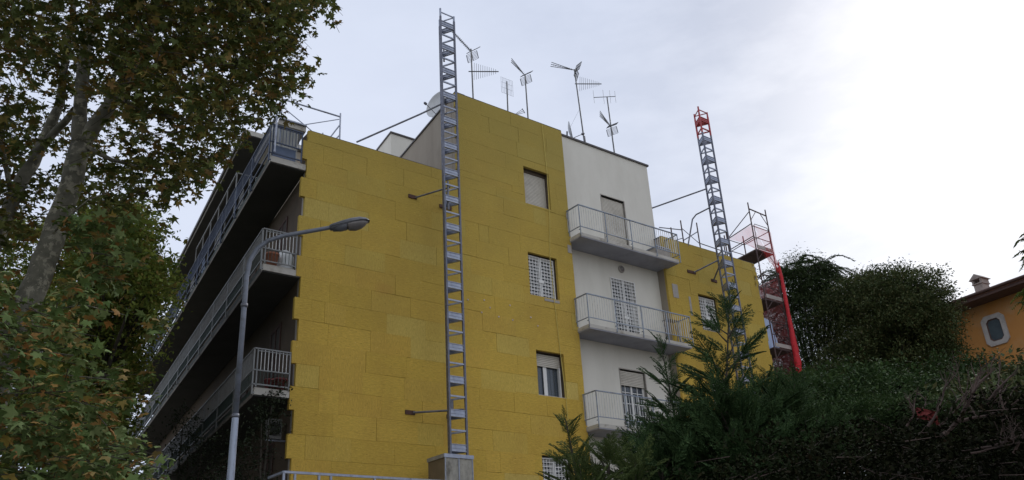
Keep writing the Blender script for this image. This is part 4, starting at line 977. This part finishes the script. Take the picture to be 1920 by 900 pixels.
# ------------------------------------------------------------------ near plane tree
rng = np.random.default_rng(21)
pt = thing('plane_tree', at(-150, 1420, 13.5) * 1.0, 'big plane tree with mottled grey trunk and dark star shaped leaves filling the upper left', 'tree')
base = at(-150, 1420, 13.5); base.z = 0; pt.location = base; ORI[pt.name] = base
limbs = [
 [(-150, 1420, 13.5, .32), (-60, 900, 13.5, .25), (40, 590, 13.5, .22), (82, 490, 13.5, .20), (122, 380, 13.6, .185), (150, 275, 13.7, .18)],
 [(150, 275, 13.7, .15), (190, 218, 13.6, .13), (238, 150, 13.5, .115), (266, 85, 13.3, .10), (288, 40, 13.2, .09), (320, 0, 13.0, .08), (380, -80, 12.8, .06)],
 [(150, 275, 13.7, .14), (152, 180, 13.9, .12), (160, 95, 14.0, .115), (176, 20, 14.2, .10), (192, -80, 14.4, .08)],
 [(-20, 480, 14.2, .14), (30, 360, 14.4, .12), (75, 275, 14.5, .105), (108, 205, 14.6, .09), (120, 130, 14.7, .075), (135, 40, 14.8, .06), (140, -40, 14.9, .05)],
 [(70, 285, 14.4, .07), (110, 240, 14.3, .07), (140, 205, 14.0, .06)],
 [(195, 215, 13.6, .05), (215, 140, 14.5, .045), (250, 60, 15.5, .03)],
 [(262, 95, 13.3, .045), (330, 75, 13.2, .035), (420, 72, 13.0, .026), (520, 80, 12.8, .014)],
 [(240, 150, 13.5, .045), (330, 170, 13.0, .035), (430, 160, 12.6, .024), (530, 130, 12.4, .012)],
 [(220, 185, 13.5, .04), (300, 215, 13.0, .03), (400, 235, 12.6, .02), (490, 220, 12.4, .01)],
 [(150, 270, 13.7, .05), (210, 300, 13.4, .035), (290, 320, 13.0, .02), (370, 330, 12.8, .01)],
 [(-60, 600, 13.9, .03), (60, 585, 13.0, .016), (160, 572, 12.5, .010), (240, 592, 12.2, .006)],
 [(-90, 760, 13.6, .03), (20, 715, 12.6, .016), (120, 703, 12.0, .010), (235, 714, 11.6, .005)],
 [(20, 360, 14.4, .05), (0, 260, 14.0, .04), (-20, 120, 13.6, .03)],
 [(290, 40, 13.2, .03), (390, 20, 12.6, .025), (480, 10, 12.4, .018), (580, 10, 12.2, .01)],
 [(60, 480, 14, .02), (125, 410, 13, .02), (165, 375, 12.6, .012), (230, 350, 12.4, .008)],
]
limb_mb(limbs).build('trunk', M['bark'], pt, True)
UPPER = [(-160, -260), (620, -260), (605, -10), (575, 15), (545, 40), (528, 85), (535, 110), (540, 140), (505, 165), (470, 195), (440, 215), (410, 245), (385, 280), (345, 312), (300, 330), (255, 345), (205, 420), (60, 440), (-160, 480)]
def clear_of(pts, line, gap):
    keep = np.ones(len(pts), bool)
    L_ = [np.array(at(*p[:3])) for p in line]
    for a, b in zip(L_[:-1], L_[1:]):
        ab = b - a; u = np.clip(((pts - a) @ ab) / (ab @ ab), 0, 1); keep &= np.linalg.norm(pts - a - u[:, None] * ab, axis=1) > gap
    return pts[keep]
st_ = np.concatenate([view_volume(UPPER, 12.9, 18.5, 2400, rng, -.06, 1.25, 3, 8), view_volume([p if p[0] > 200 else (max(p[0], 215), p[1]) for p in UPPER], 10.8, 13.0, 900, rng, -.2, 1.3, 4, 8), view_volume([(-160, -260), (240, -260), (235, 100), (130, 150), (40, 250), (-160, 480)], 11.0, 13.0, 420, rng, -.1, 1.3, 6, 8)])
st_ = clear_of(st_, limbs[0], .75); st_ = clear_of(st_, limbs[1][:4], .45)
V1, F1, d1, L1 = twig_leaves(st_, 8, .55, .105, .75, rng, MAPLE, .35)
# outermost leafy shoots that make the ragged edge
EDGE = [(598, 0), (572, 30), (548, 70), (552, 120), (535, 160), (505, 190), (470, 222), (440, 250), (415, 285), (368, 325), (342, 340), (305, 345), (268, 365), (540, 20), (530, 90), (548, 145), (390, 300), (360, 315)]
es = np.concatenate([np.array([np.array(at(x + rng.normal(0, 7), y + rng.normal(0, 7), rng.uniform(11.5, 13.5))) for _ in range(9)]) for x, y in EDGE])
V2, F2, d2, L2 = twig_leaves(es, 7, .38, .105, .8, rng, MAPLE, .6)
mesh_obj('crown', np.concatenate([V1, V2]), np.concatenate([F1, F2 + len(V1)]), M['plane_leaf'], pt)
tw = twigs_mb(st_, d1, L1, .007, 2); tw2 = twigs_mb(es, d2, L2, .006, 2); tw.add(tw2.v, tw2.f); tw.build('twigs', M['darkbark'], pt)
LOW = [(-160, 470), (0, 480), (25, 560), (20, 630), (60, 640), (95, 560), (140, 600), (140, 640), (130, 700), (210, 690), (235, 720), (190, 780), (250, 845), (275, 880), (260, 980), (-160, 980)]
sl2 = view_volume(LOW, 10.2, 14.5, 760, rng, -.1, 1.4, 9, 10)
sl2 = clear_of(sl2, limbs[0], .6); mid_ = view_volume([(120, 400), (240, 400), (215, 500), (175, 600), (110, 560)], 11.5, 14.5, 130, rng, -.1, 1.4, 9, 10); sl2 = np.concatenate([sl2, clear_of(mid_, limbs[0], .6)])
V3, F3, d3, L3 = twig_leaves(sl2, 9, .5, .112, .7, rng, MAPLE, .3)
tp = np.array([np.array(at(290 + 8 * math.cos(i), 612 + 6 * math.sin(2 * i) + .4 * i, 11.4)) for i in range(10)]); V4, F4, _, _ = twig_leaves(tp, 4, .25, .10, .7, rng, MAPLE, .2)
tp = np.array([np.array(at(290, 487, 12.0))]); V5, F5, d5, L5 = twig_leaves(tp, 5, .25, .10, .7, rng, MAPLE, .3)
mesh_obj('low_boughs', np.concatenate([V3, V4, V5]), np.concatenate([F3, F4 + len(V3), F5 + len(V3) + len(V4)]), M['low_leaf'], pt)
twigs_mb(sl2, d3, L3, .006, 2).build('low_twigs', M['darkbark'], pt)

# second, greener trees behind it
def back_tree(poly, d0, d1, n, ls, mat, trunk, label, seed, thr=-.16, ns=.9, per=14, tl=.7, name='plane_tree', tm=OVAL, soft=8):
    r_ = np.random.default_rng(seed); b = at(*trunk); b.z = 0
    t_ = thing(name, b, label, 'tree')
    s_ = view_volume(poly, d0, d1, n, r_, thr, ns, seed, soft)
    V, F, d, L = twig_leaves(s_, per, tl, ls, .8, r_, tm, .15)
    mesh_obj('crown', V, F, M[mat], t_)
    c = Vector(s_.mean(0)); top = Vector((c.x, c.y, s_[:, 2].max() * .92))
    mb = MB(); mb.path([b, b.lerp(Vector((c.x, c.y, c.z * .5)), 1), c, top], [.3, .25, .17, .04], 9)
    q = random.Random(seed)
    for i in range(26):
        e = Vector(s_[q.randrange(len(s_))]); z0 = min(max(e.z * .72, 1.5), top.z * .85); f = (z0 / max(c.z, .1)); a = Vector((c.x, c.y, z0)) if f >= .5 else b.lerp(Vector((c.x, c.y, c.z * .5)), f / .5)
        mid = a.lerp(e, .5) + UP * .15; mb.path([a, mid, e], [.07, .045, .012], 6)
    mb.build('trunk', M['darkbark'], t_)
    return t_
back_tree([(170, 395), (262, 380), (292, 440), (285, 480), (312, 500), (314, 545), (300, 590), (280, 640), (262, 680), (235, 735), (200, 800), (150, 820), (90, 760), (100, 560), (130, 470)], 19, 25, 3600, .14, 'green_leaf', (160, 1300, 22), 'bright green tree behind the plane trunk, touching the far end of the balconies', 31)
back_tree([(-150, 400), (110, 420), (150, 520), (170, 640), (200, 740), (215, 820), (190, 950), (-150, 950)], 22, 29, 3600, .15, 'green_leaf', (30, 1300, 26), 'yellowish green tree behind the low boughs at the left edge', 32)
back_tree([(180, 640), (262, 690), (246, 720), (232, 800), (224, 850), (235, 960), (120, 960), (130, 760)], 26, 32, 2200, .17, 'green_leaf', (190, 1300, 29), 'green tree just left of the far ends of the lower balconies', 33)
# far tree behind the end of the building
# climbing plants on the lower left balconies
def climber(spots, n, ls, label, seed, mat='vine_leaf'):
    r_ = np.random.default_rng(seed); t_ = thing('climbing_plant', spots[0][0] * 1.0, label, 'climbing plant')
    t_.location.z = 0; ORI[t_.name] = t_.location.copy()
    P_ = []
    for (c, sx, sz) in spots:
        k = int(n / len(spots)); P_.append(np.array(c) + r_.normal(size=(k, 3)) * np.array([sx, sx, sz]))
    s_ = np.concatenate(P_); V, F, d, L = twig_leaves(s_, 7, .35, ls, .9, r_, OVAL, .3)
    mesh_obj('foliage', V, F, M[mat], t_)
    mb = MB(); q = random.Random(seed)
    for (c, sx, sz) in spots:
        g0 = Vector((c.x + q.uniform(-.2, .2), c.y + q.uniform(-.2, .2), 0)); mb.path([g0, g0.lerp(c, .5) + Vector((q.uniform(-.15, .15), q.uniform(-.15, .15), 0)), Vector(c)], [.04, .03, .015], 6)
    mb.build('stem', M['darkbark'], t_)
climber([(Lf(-1.15, 1.0, 5.4), .28, .5), (Lf(-.7, .3, 5.0), .3, .55), (Lf(-1.0, -.1, 4.7), .3, .5), (Lf(-.5, .1, 4.4), .3, .4), (Lf(-1.1, 2.2, 5.0), .4, .6), (Lf(-.55, .02, 6.6), .13, .30), (Lf(-.75, .1, 6.2), .2, .3)], 620, .085, 'dark leafy climber hanging below the lower left balcony beside the lamp pole', 41)
climber([(Lf(-1.3, 4.2, 6.2), .4, .6), (Lf(-1.4, 5.6, 6.4), .4, .8), (Lf(-1.4, 7.0, 5.6), .5, .7), (Lf(-1.3, 3.2, 5.2), .4, .6), (Lf(-1.5, 6.4, 7.4), .35, .35), (Lf(-1.3, 5.0, 4.6), .6, .7)], 620, .09, 'dark climber growing over the railing of the lower left balcony, left of the lamp pole', 42)

# ------------------------------------------------------------------ right hand trees
rng = np.random.default_rng(77)
def clump_tree(name, base, clumps, per, sub, rad, ls, mat, label, tmpl=OVAL, shell=.55, tr=.22, extra=None, seed=5):
    r_ = np.random.default_rng(seed); b = Vector(base); b.z = 0
    t_ = thing(name, b, label, 'tree')
    V, F = ball_cloud([(np.array(c), rx, rz, wt) for c, rx, rz, wt in clumps], per, sub, rad, ls, .9, r_, tmpl, shell)
    if extra is not None: F = np.concatenate([F, extra[1] + len(V)]); V = np.concatenate([V, extra[0]])
    mesh_obj('crown', V, F, M[mat], t_)
    mb = MB(); zc = np.mean([c[0][2] for c in clumps]); ctr = Vector(np.mean([np.array(c[0]) for c in clumps], 0)); hub = Vector((ctr.x, ctr.y, zc * .6))
    mb.path([b, b.lerp(hub, .5), hub], [tr, tr * .85, tr * .7], 10)
    for c, rx, rz, wt in clumps:
        e = Vector(c); mb.path([hub, hub.lerp(e, .5) + Vector((0, 0, .3)), e], [tr * .5, tr * .3, tr * .1], 7)
        for k in range(5):
            dd = Vector(r_.normal(size=3)); dd.z = abs(dd.z); mb.path([e, e + dd.normalized() * rx * .8], [tr * .12, .01], 5)
    mb.build('trunk', M['darkbark'], t_)
    return t_
# feathery tree next to the scaffold: arching sprays
def feather(bases, rng_, L=(1.0, 1.9), ls=.17, nl=40):
    pos = []; fa = []; fb = []; fc = []; mb = MB()
    for (p, d) in bases:
        p = np.array(p); d = np.array(d) / np.linalg.norm(d); l = rng_.uniform(*L); side = np.cross(d, [0, 0, 1]); side /= np.linalg.norm(side)
        pts = []
        for k in range(nl):
            u = k / nl; c = p + d * l * u + np.array([0, 0, -.8 * l * u * u]); pts.append(c)
            for sg in (-1, 1):
                a = sg * side * .75 + d * .5 + np.array([0, 0, -.35 - .3 * rng_.uniform()]) ; a += rng_.normal(0, .15, 3); a /= np.linalg.norm(a)
                nn = np.cross(a, d); nn /= np.linalg.norm(nn) + 1e-9; b_ = np.cross(nn, a)
                pos.append(c + a * ls * .5 * (1.15 - u * .6)); fa.append(b_); fb.append(a); fc.append(nn)
        mb.path([Vector(q_) for q_ in pts[::6]], [.02 - .015 * i / len(pts[::6]) for i in range(len(pts[::6]))], 5)
    pos = np.array(pos); V, F = scatter(LONG[0], LONG[1], pos, rng_.uniform(.7, 1.2, len(pos)) * ls, 1, rng_, (np.array(fa), np.array(fb), np.array(fc)))
    return V, F, mb
cl = []; d_ = 40
for (x, y, r_, wt) in [(1480, 560, 1.6, 1.0), (1500, 610, 1.8, 1.2), (1500, 520, 1.0, .7), (1545, 590, 1.5, .9), (1545, 640, 1.6, .9), (1575, 560, .9, .5), (1470, 640, 1.2, .5), (1480, 700, 1.3, .9), (1525, 545, .9, .5), (1500, 745, 1.5, 1), (1540, 705, 1.3, .8), (1460, 735, 1.2, .8)]:
    cl.append((at(x, y, d_ + rng.uniform(-2, 2)), r_ * 1.25, r_ * 1.0, wt))
bs = []
for (x, y, n, dx) in [(1500, 508, 16, .8), (1522, 498, 14, 1.2), (1480, 520, 14, -.5), (1535, 515, 14, 1.2), (1562, 555, 12, .8), (1470, 520, 10, -.6), (1500, 550, 22, .5), (1545, 580, 16, .8), (1510, 525, 14, 1.0), (1540, 500, 8, 1.3), (1480, 580, 14, .3), (1525, 560, 14, .6)]:
    for k in range(n): bs.append((at(x + rng.normal(0, 12), y + rng.normal(0, 10), d_ + rng.uniform(-1.5, 1.5)), np.array(CX) * (dx + rng.normal(0, .5)) + np.array([0, rng.normal(0, .6), .45 + rng.normal(0, .2)])))
Vf, Ff, mbf = feather(bs, rng)
ft = clump_tree('feathery_tree', at(1510, 1150, d_), cl, 44, 150, .32, .14, 'cedar_leaf', 'feathery dark tree with arching sprays beside the red net', LONG, .3, .25, (Vf, Ff), 6)
mbf.build('boughs', M['darkbark'], ft)
cl = []; d_ = 37
for (x, y, r_, wt) in [(1600, 600, 1.7, 1), (1650, 560, 1.4, .9), (1700, 570, 1.7, 1.1), (1722, 598, 1.4, 1), (1730, 640, 1.1, .9), (1690, 630, 2.0, 1.3), (1630, 650, 1.9, 1.1), (1715, 680, 1.5, 1), (1600, 690, 1.4, .8), (1660, 715, 1.8, 1), (1580, 740, 1.5, .9), (1700, 735, 1.5, .9), (1620, 745, 1.5, .9), (1640, 540, .7, .4), (1742, 690, .8, .6), (1720, 555, 1.1, .7), (1610, 570, .9, .5)]:
    cl.append((at(x, y, d_ + rng.uniform(-1.5, 1.5)), r_ * 1.12, r_ * .95, wt))
bs = []
for (x, y) in [(1645, 540)]:
    for k in range(9): bs.append((at(x + rng.normal(0, 8), y + rng.normal(0, 6), d_), np.array(CX) * rng.normal(0, .7) + np.array([0, rng.normal(0, .4), .8])))
Vf, Ff, mbf = feather(bs, rng, (.5, 1.0), .12, 22)
clump_tree('round_tree', at(1690, 1160, d_), cl, 60, 170, .22, .115, 'dark_leaf', 'broad dark round headed tree in front of the orange house', OVAL, .45, .3, (Vf, Ff), 8)
# shrubs under them
def shrub(name, specs, per, sub, rad, ls, mat, label, seed, tm=OVAL, cat='shrub', shell=.35):
    r_ = np.random.default_rng(seed); c0 = at(*specs[0][:3]); b = Vector((c0.x, c0.y, 0)); t_ = thing(name, b, label, cat)
    cl_ = [(np.array(at(x, y, d)), r1, r2, wt) for (x, y, d, r1, r2, wt) in specs]
    V, F = ball_cloud(cl_, per, sub, rad, ls, .8, r_, tm, shell); mesh_obj('foliage', V, F, M[mat], t_)
    mb = MB(); q = random.Random(seed)
    for c, r1, r2, wt in cl_:
        for k in range(3):
            g0 = b + Vector((q.uniform(-.5, .5), q.uniform(-.5, .5), 0)); e = Vector(c) + Vector((q.uniform(-r1, r1), q.uniform(-r1, r1), q.uniform(0, r2))) * .6
            mb.path([g0, g0.lerp(e, .5) + UP * .3, e], [.05, .035, .01], 6)
    mb.build('stems', M['darkbark'], t_)
    return t_
shrub('shrub', [(1720, 738, 20, 1.0, .6, 1), (1785, 722, 20, .6, .7, .7), (1680, 715, 20, .5, .5, .5), (1842, 708, 20, .45, .5, .8), (1770, 755, 19, 1.2, .6, 1.2), (1840, 745, 19, .8, .5, 1), (1690, 745, 19, 1.0, .6, 1)], 34, 100, .15, .085, 'shrub_leaf', 'loose green shrub below the orange wall', 51)
shrub('shrub', [(1560, 738, 17, 1.0, .6, 1), (1620, 752, 17, .9, .5, 1), (1530, 765, 16, .9, .6, 1), (1600, 780, 16, .9, .5, 1), (1470, 750, 17, .7, .5, 1)], 34, 110, .14, .08, 'shrub_leaf', 'mid green shrub under the dark trees right of the red net', 52)
shrub('shrub', [(1580, 785, 10, .5, .22, 1), (1640, 785, 10, .45, .22, 1), (1700, 780, 10, .4, .2, 1), (1540, 790, 10, .4, .25, 1), (1750, 790, 10, .45, .2, .8)], 24, 110, .08, .06, 'shrub_leaf', 'low light green weeds growing on top of the dark hedge', 53, LONG)
shrub('shrub', [(1880, 760, 15, .7, .5, 1), (1940, 740, 15, .8, .6, 1), (1830, 770, 14, .7, .4, 1), (1860, 830, 13, .9, .7, 1.5), (1930, 830, 13, .9, .7, 1.5), (1780, 830, 13, .9, .6, 1.5), (1700, 840, 13, .9, .6, 1.5)], 30, 130, .14, .10, 'dark_leaf', 'dark shrub at the right edge below the orange house', 54)
# leafy branches entering from the right edge
r_ = np.random.default_rng(60); eb = thing('ailanthus_tree', Vector((at(2060, 900, 17).x, at(2060, 900, 17).y, 0)), 'tree with pale green feathered leaves reaching in at the right edge', 'tree')
bs = []
for (x, y, n) in [(1942, 535, 7), (1935, 490, 3), (1938, 560, 6), (1940, 700, 7), (1938, 680, 5), (1940, 440, 3)]:
    for k in range(n): bs.append((at(x + r_.normal(0, 8), y + r_.normal(0, 10), 17), -np.array(CX) * (.8 + r_.normal(0, .3)) + np.array([0, r_.normal(0, .5), r_.normal(.1, .35)])))
for k in range(150): bs.append((at(2030 + r_.normal(0, 55), 400 + abs(r_.normal(0, 130)), 17 + r_.normal(0, .7)) if k > 0 else at(2030, 450, 17), np.array(r_.normal(0, 1, 3)) * np.array([1, 1, .4])))
bs = [b_ for b_ in bs if (b_[0] - CAM).dot(CX) / (b_[0] - CAM).dot(FW) * FPX + 960 > 1925]
Vf, Ff, mbf = feather(bs, r_, (.3, .5), .10, 11); mesh_obj('crown', Vf, Ff, M['frame_leaf'], eb)
tb = at(2060, 900, 17); mbf.path([Vector((tb.x, tb.y, 0)), tb, at(2000, 600, 17), at(1990, 400, 17)], [.14, .12, .07, .03], 8)
for y in (540, 480, 700, 440): mbf.path([at(2000, y + 60, 17), at(1935, y, 17)], [.03, .012], 6)
mbf.build('trunk', M['darkbark'], eb)

# ------------------------------------------------------------------ cypress trees in the foreground
def frond(seed, pairs=13):
    q = random.Random(seed); vs = []; fs = []
    def diamond(p, d, l, w):
        nn = Vector((-d.y, d.x, 0)) * w; b = len(vs); z = Vector((0, 0, q.uniform(-.012, .012)))
        vs.extend([p, p + d * l * .45 + nn + z, p + d * l, p + d * l * .45 - nn - z]); fs.extend([(b, b + 1, b + 2), (b, b + 2, b + 3)])
    def bend(p): return Vector((p.x, p.y, p.z - .22 * p.x * p.x - .10 * p.y * p.y * 4))
    diamond(Vector((0, 0, 0)), Vector((1, 0, 0)), 1.0, .010)
    for i in range(pairs):
        x = .08 + .88 * i / pairs; L = .36 * (1 - x) ** .7 + .05
        for sg in (-1, 1):
            a = R(42 + q.uniform(-6, 6)) * sg; d = Vector((math.cos(a), math.sin(a), 0)); p0 = Vector((x + q.uniform(-.02, .02) + (.03 if sg > 0 else 0), 0, q.uniform(-.02, .02)))
            l = L * q.uniform(.8, 1.15); diamond(p0, d, l, .008)
            m_ = max(3, int(l / .042))
            for j in range(m_):
                u = .12 + .84 * j / m_; pp = p0 + d * l * u; l2 = (.060 * (1 - u) + .022) * q.uniform(.7, 1.2)
                for s2 in (-1, 1):
                    a2 = a + R(34) * s2; diamond(pp, Vector((math.cos(a2), math.sin(a2), 0)), l2, .0075)
    vs2 = [bend(v) for v in vs]
    return np.array([tuple(v) for v in vs2]), np.array(fs)
FR = [frond(1, 12), frond(2, 11), frond(3, 13), frond(4, 12)]
def cypress(name, base, leaders, label, seed, mat='cyp_leaf', group=None):
    """each leader carries feathery sprays: single ones near the tip, branched ones lower down"""
    r_ = np.random.default_rng(seed); b = Vector(base); b.z = 0
    t_ = thing(name, b, label, 'tree', group); mb = MB(); Vs = []; Fs = []; off = 0
    def spray(p, d, sz):
        nonlocal off
        d = d.normalized(); nn = (UP * .8 - Vector((0, .55, 0)) + Vector(r_.normal(0, .45, 3))); nn = (nn - d * nn.dot(d)).normalized(); ss = nn.cross(d)
        fv, ff = FR[r_.integers(0, len(FR))]; Mx = np.array([tuple(d), tuple(ss), tuple(nn)])
        Vs.append(np.array(p) + (fv @ Mx) * sz); Fs.append(ff + off); off += len(fv)
    for (top, foot, spread, n, size) in leaders:
        top = Vector(top); foot = Vector(foot); mb.path([foot, foot.lerp(top, .5), top], [.022, .012, .003], 7)
        ax = (top - foot).normalized()
        spray(top - ax * size * .35, ax + Vector(r_.normal(0, .12, 3)), size * .6); spray(top - ax * size * .5, ax + Vector((-.3, 0, 0)), size * .5)
        for i in range(n):
            u = (i + .5) / n; p = foot.lerp(top, u); az = i * 2.399 + r_.uniform(-.5, .5); w_ = 1 - u
            if u > .5 and r_.uniform() < .10: continue
            el = R(28 + 30 * u + r_.uniform(-10, 12)); d = Vector((math.cos(az) * math.cos(el), math.sin(az) * math.cos(el), math.sin(el)))
            L = spread * w_ ** .8 * r_.uniform(.6, 1.1); sz = size * min(1, .45 + w_ * 1.6) * r_.uniform(.8, 1.15)
            if L < .12: spray(p, d, sz); continue
            e = p + d * L; mb.path([p, p.lerp(e, .5) - UP * .03 * L, e], [.008, .006, .003], 5); spray(e - d * .06, d + UP * .1, sz)
            for k in range(max(1, int(L / .11))):
                q_ = p.lerp(e, (k + .6) / max(1, int(L / .11))); side = d.cross(UP).normalized() * (1 if k % 2 else -1)
                spray(q_, d + side * r_.uniform(.4, 1.0) + UP * r_.uniform(-.1, .35), sz * r_.uniform(.7, 1.0))
    mesh_obj('crown', np.concatenate(Vs), np.concatenate(Fs), M[mat], t_)
    mb.path([b, Vector(leaders[0][1])], [.09, .05], 8); mb.build('trunk', M['darkbark'], t_)
D = 7.2
cypress('cypress_tree', at(1350, 1300, D), [(at(1368, 556, D), at(1352, 960, D), .46, 50, .38), (at(1440, 700, D + .3), at(1410, 960, D + .2), .40, 26, .40), (at(1305, 735, D + .2), at(1325, 960, D), .36, 24, .36), (at(1375, 740, D - .3), at(1380, 960, D - .3), .5, 34, .38), (at(1325, 770, D - .2), at(1335, 980, D - .2), .45, 28, .36), (at(1410, 760, D - .2), at(1400, 980, D - .2), .5, 30, .38), (at(1455, 740, D), at(1440, 980, D), .5, 30, .40), (at(1340, 830, D - .5), at(1340, 990, D - .4), .5, 26, .34), (at(1420, 830, D - .5), at(1420, 990, D - .4), .5, 26, .34)], 'tallest dark green cypress with feathery tips, before the right mast', 71)
cypress('cypress_tree', at(1260, 1300, D + .4), [(at(1238, 640, D + .3), at(1300, 960, D + .3), .34, 26, .34), (at(1180, 830, D), at(1210, 960, D), .36, 20, .32), (at(1275, 775, D), at(1280, 960, D), .42, 28, .34), (at(1225, 790, D), at(1240, 960, D), .36, 24, .32), (at(1240, 860, D - .4), at(1250, 990, D - .4), .45, 24, .32)], 'dark cypress with a leaning tip, before the lowest white balcony', 72)
cypress('cypress_tree', at(1090, 1300, 6.6), [(at(1060, 785, 6.6), at(1095, 960, 6.6), .22, 24, .25), (at(1135, 835, 6.5), at(1150, 970, 6.5), .26, 20, .28), (at(1085, 860, 6.4), at(1100, 980, 6.4), .26, 16, .27), (at(1190, 860, 6.5), at(1200, 990, 6.5), .28, 18, .28)], 'lower paler cypress beside the barred lowest window', 73, 'cyp_pale')
cypress('cypress_tree', at(1480, 1300, 7.4), [(at(1490, 720, 7.6), at(1450, 960, 7.4), .5, 32, .40), (at(1550, 785, 7.4), at(1520, 960, 7.4), .45, 24, .38), (at(1480, 840, 6.8), at(1480, 990, 6.8), .5, 24, .36)], 'dark cypress leaning right under the red net', 74)

# ------------------------------------------------------------------ dark hedge and dead twigs at lower right
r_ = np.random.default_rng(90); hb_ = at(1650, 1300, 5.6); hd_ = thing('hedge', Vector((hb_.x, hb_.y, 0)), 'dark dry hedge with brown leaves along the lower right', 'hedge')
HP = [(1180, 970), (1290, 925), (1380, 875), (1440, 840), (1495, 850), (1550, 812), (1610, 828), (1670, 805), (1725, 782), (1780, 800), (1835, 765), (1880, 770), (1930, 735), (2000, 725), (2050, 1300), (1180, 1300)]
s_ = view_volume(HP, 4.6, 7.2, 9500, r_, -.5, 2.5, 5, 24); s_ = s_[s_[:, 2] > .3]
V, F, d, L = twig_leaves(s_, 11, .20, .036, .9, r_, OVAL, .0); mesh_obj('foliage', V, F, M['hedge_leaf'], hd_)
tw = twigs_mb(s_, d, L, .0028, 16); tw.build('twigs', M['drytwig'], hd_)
mb = MB()
for k in range(26):
    x = 1020 + k * 38; p = at(x, 1300, 5.6); g0 = Vector((p.x, p.y, 0)); e = at(x + 20, 930 - .08 * (x - 1000), 5.6); mb.path([g0, g0.lerp(e, .6), e], [.04, .03, .012], 6)
mb.build('stems', M['darkbark'], hd_)
db = thing('dead_branch', at(1800, 880, 5.0), 'tangle of bare dry branches sticking out of the hedge at right', 'dead branch')
mb = MB(); q = random.Random(12)
def curl(p, d, l, r, depth):
    pts = [p]; dd = d.normalized()
    for k in range(6):
        dd = (dd + Vector((q.uniform(-.28, .28), q.uniform(-.28, .28), q.uniform(-.22, .26)))).normalized(); pts.append(pts[-1] + dd * l / 6)
    mb.path(pts, [r * (1 - .12 * i) for i in range(7)], 6)
    if depth:
        for k in (2, 3, 4, 5):
            if q.random() < .8: curl(pts[k], (dd + Vector((q.uniform(-.9, .9), q.uniform(-.9, .9), q.uniform(-.3, .8)))), l * q.uniform(.4, .65), r * .5, depth - 1)
for (x, y, x2, y2, dpt, r) in [(1770, 815, 1850, 755, 5.0, .014), (1850, 755, 1890, 725, 5.0, .012), (1740, 800, 1790, 740, 5.2, .008), (1760, 800, 1830, 730, 5.3, .007), (1720, 790, 1745, 750, 5.4, .006), (1840, 840, 1930, 820, 4.8, .008), (1800, 790, 1920, 760, 5.1, .01), (1880, 800, 1905, 720, 5.0, .008), (1700, 800, 1722, 755, 5.4, .008), (1780, 780, 1800, 700, 5.3, .005), (1830, 780, 1812, 715, 5.2, .005), (1820, 850, 1900, 830, 4.7, .006), (1900, 850, 1925, 790, 4.7, .007)]:
    a, b_ = at(x, y, dpt), at(x2, y2, dpt); curl(a, b_ - a, (b_ - a).length * 1.25, r, 2)
mb.build('twigs', M['drytwig'], db)

q = random.Random(31); f = MB(); c0 = at(1738, 778, 5.3)
gp = [[c0 + CX * (.018 * u - .055) + UP * (.045 - .016 * v - .004 * u) + FW * q.uniform(-.015, .015) for u in range(7)] for v in range(6)]
for v in range(5):
    for u in range(6):
        if v - u * .4 < 3.2: f.quad(gp[v][u], gp[v][u + 1], gp[v + 1][u + 1], gp[v + 1][u])
tag(f.build('cloth_scrap', M['redcloth']), 'dark red cloth scrap caught among the dry twigs on top of the hedge', 'cloth scrap')
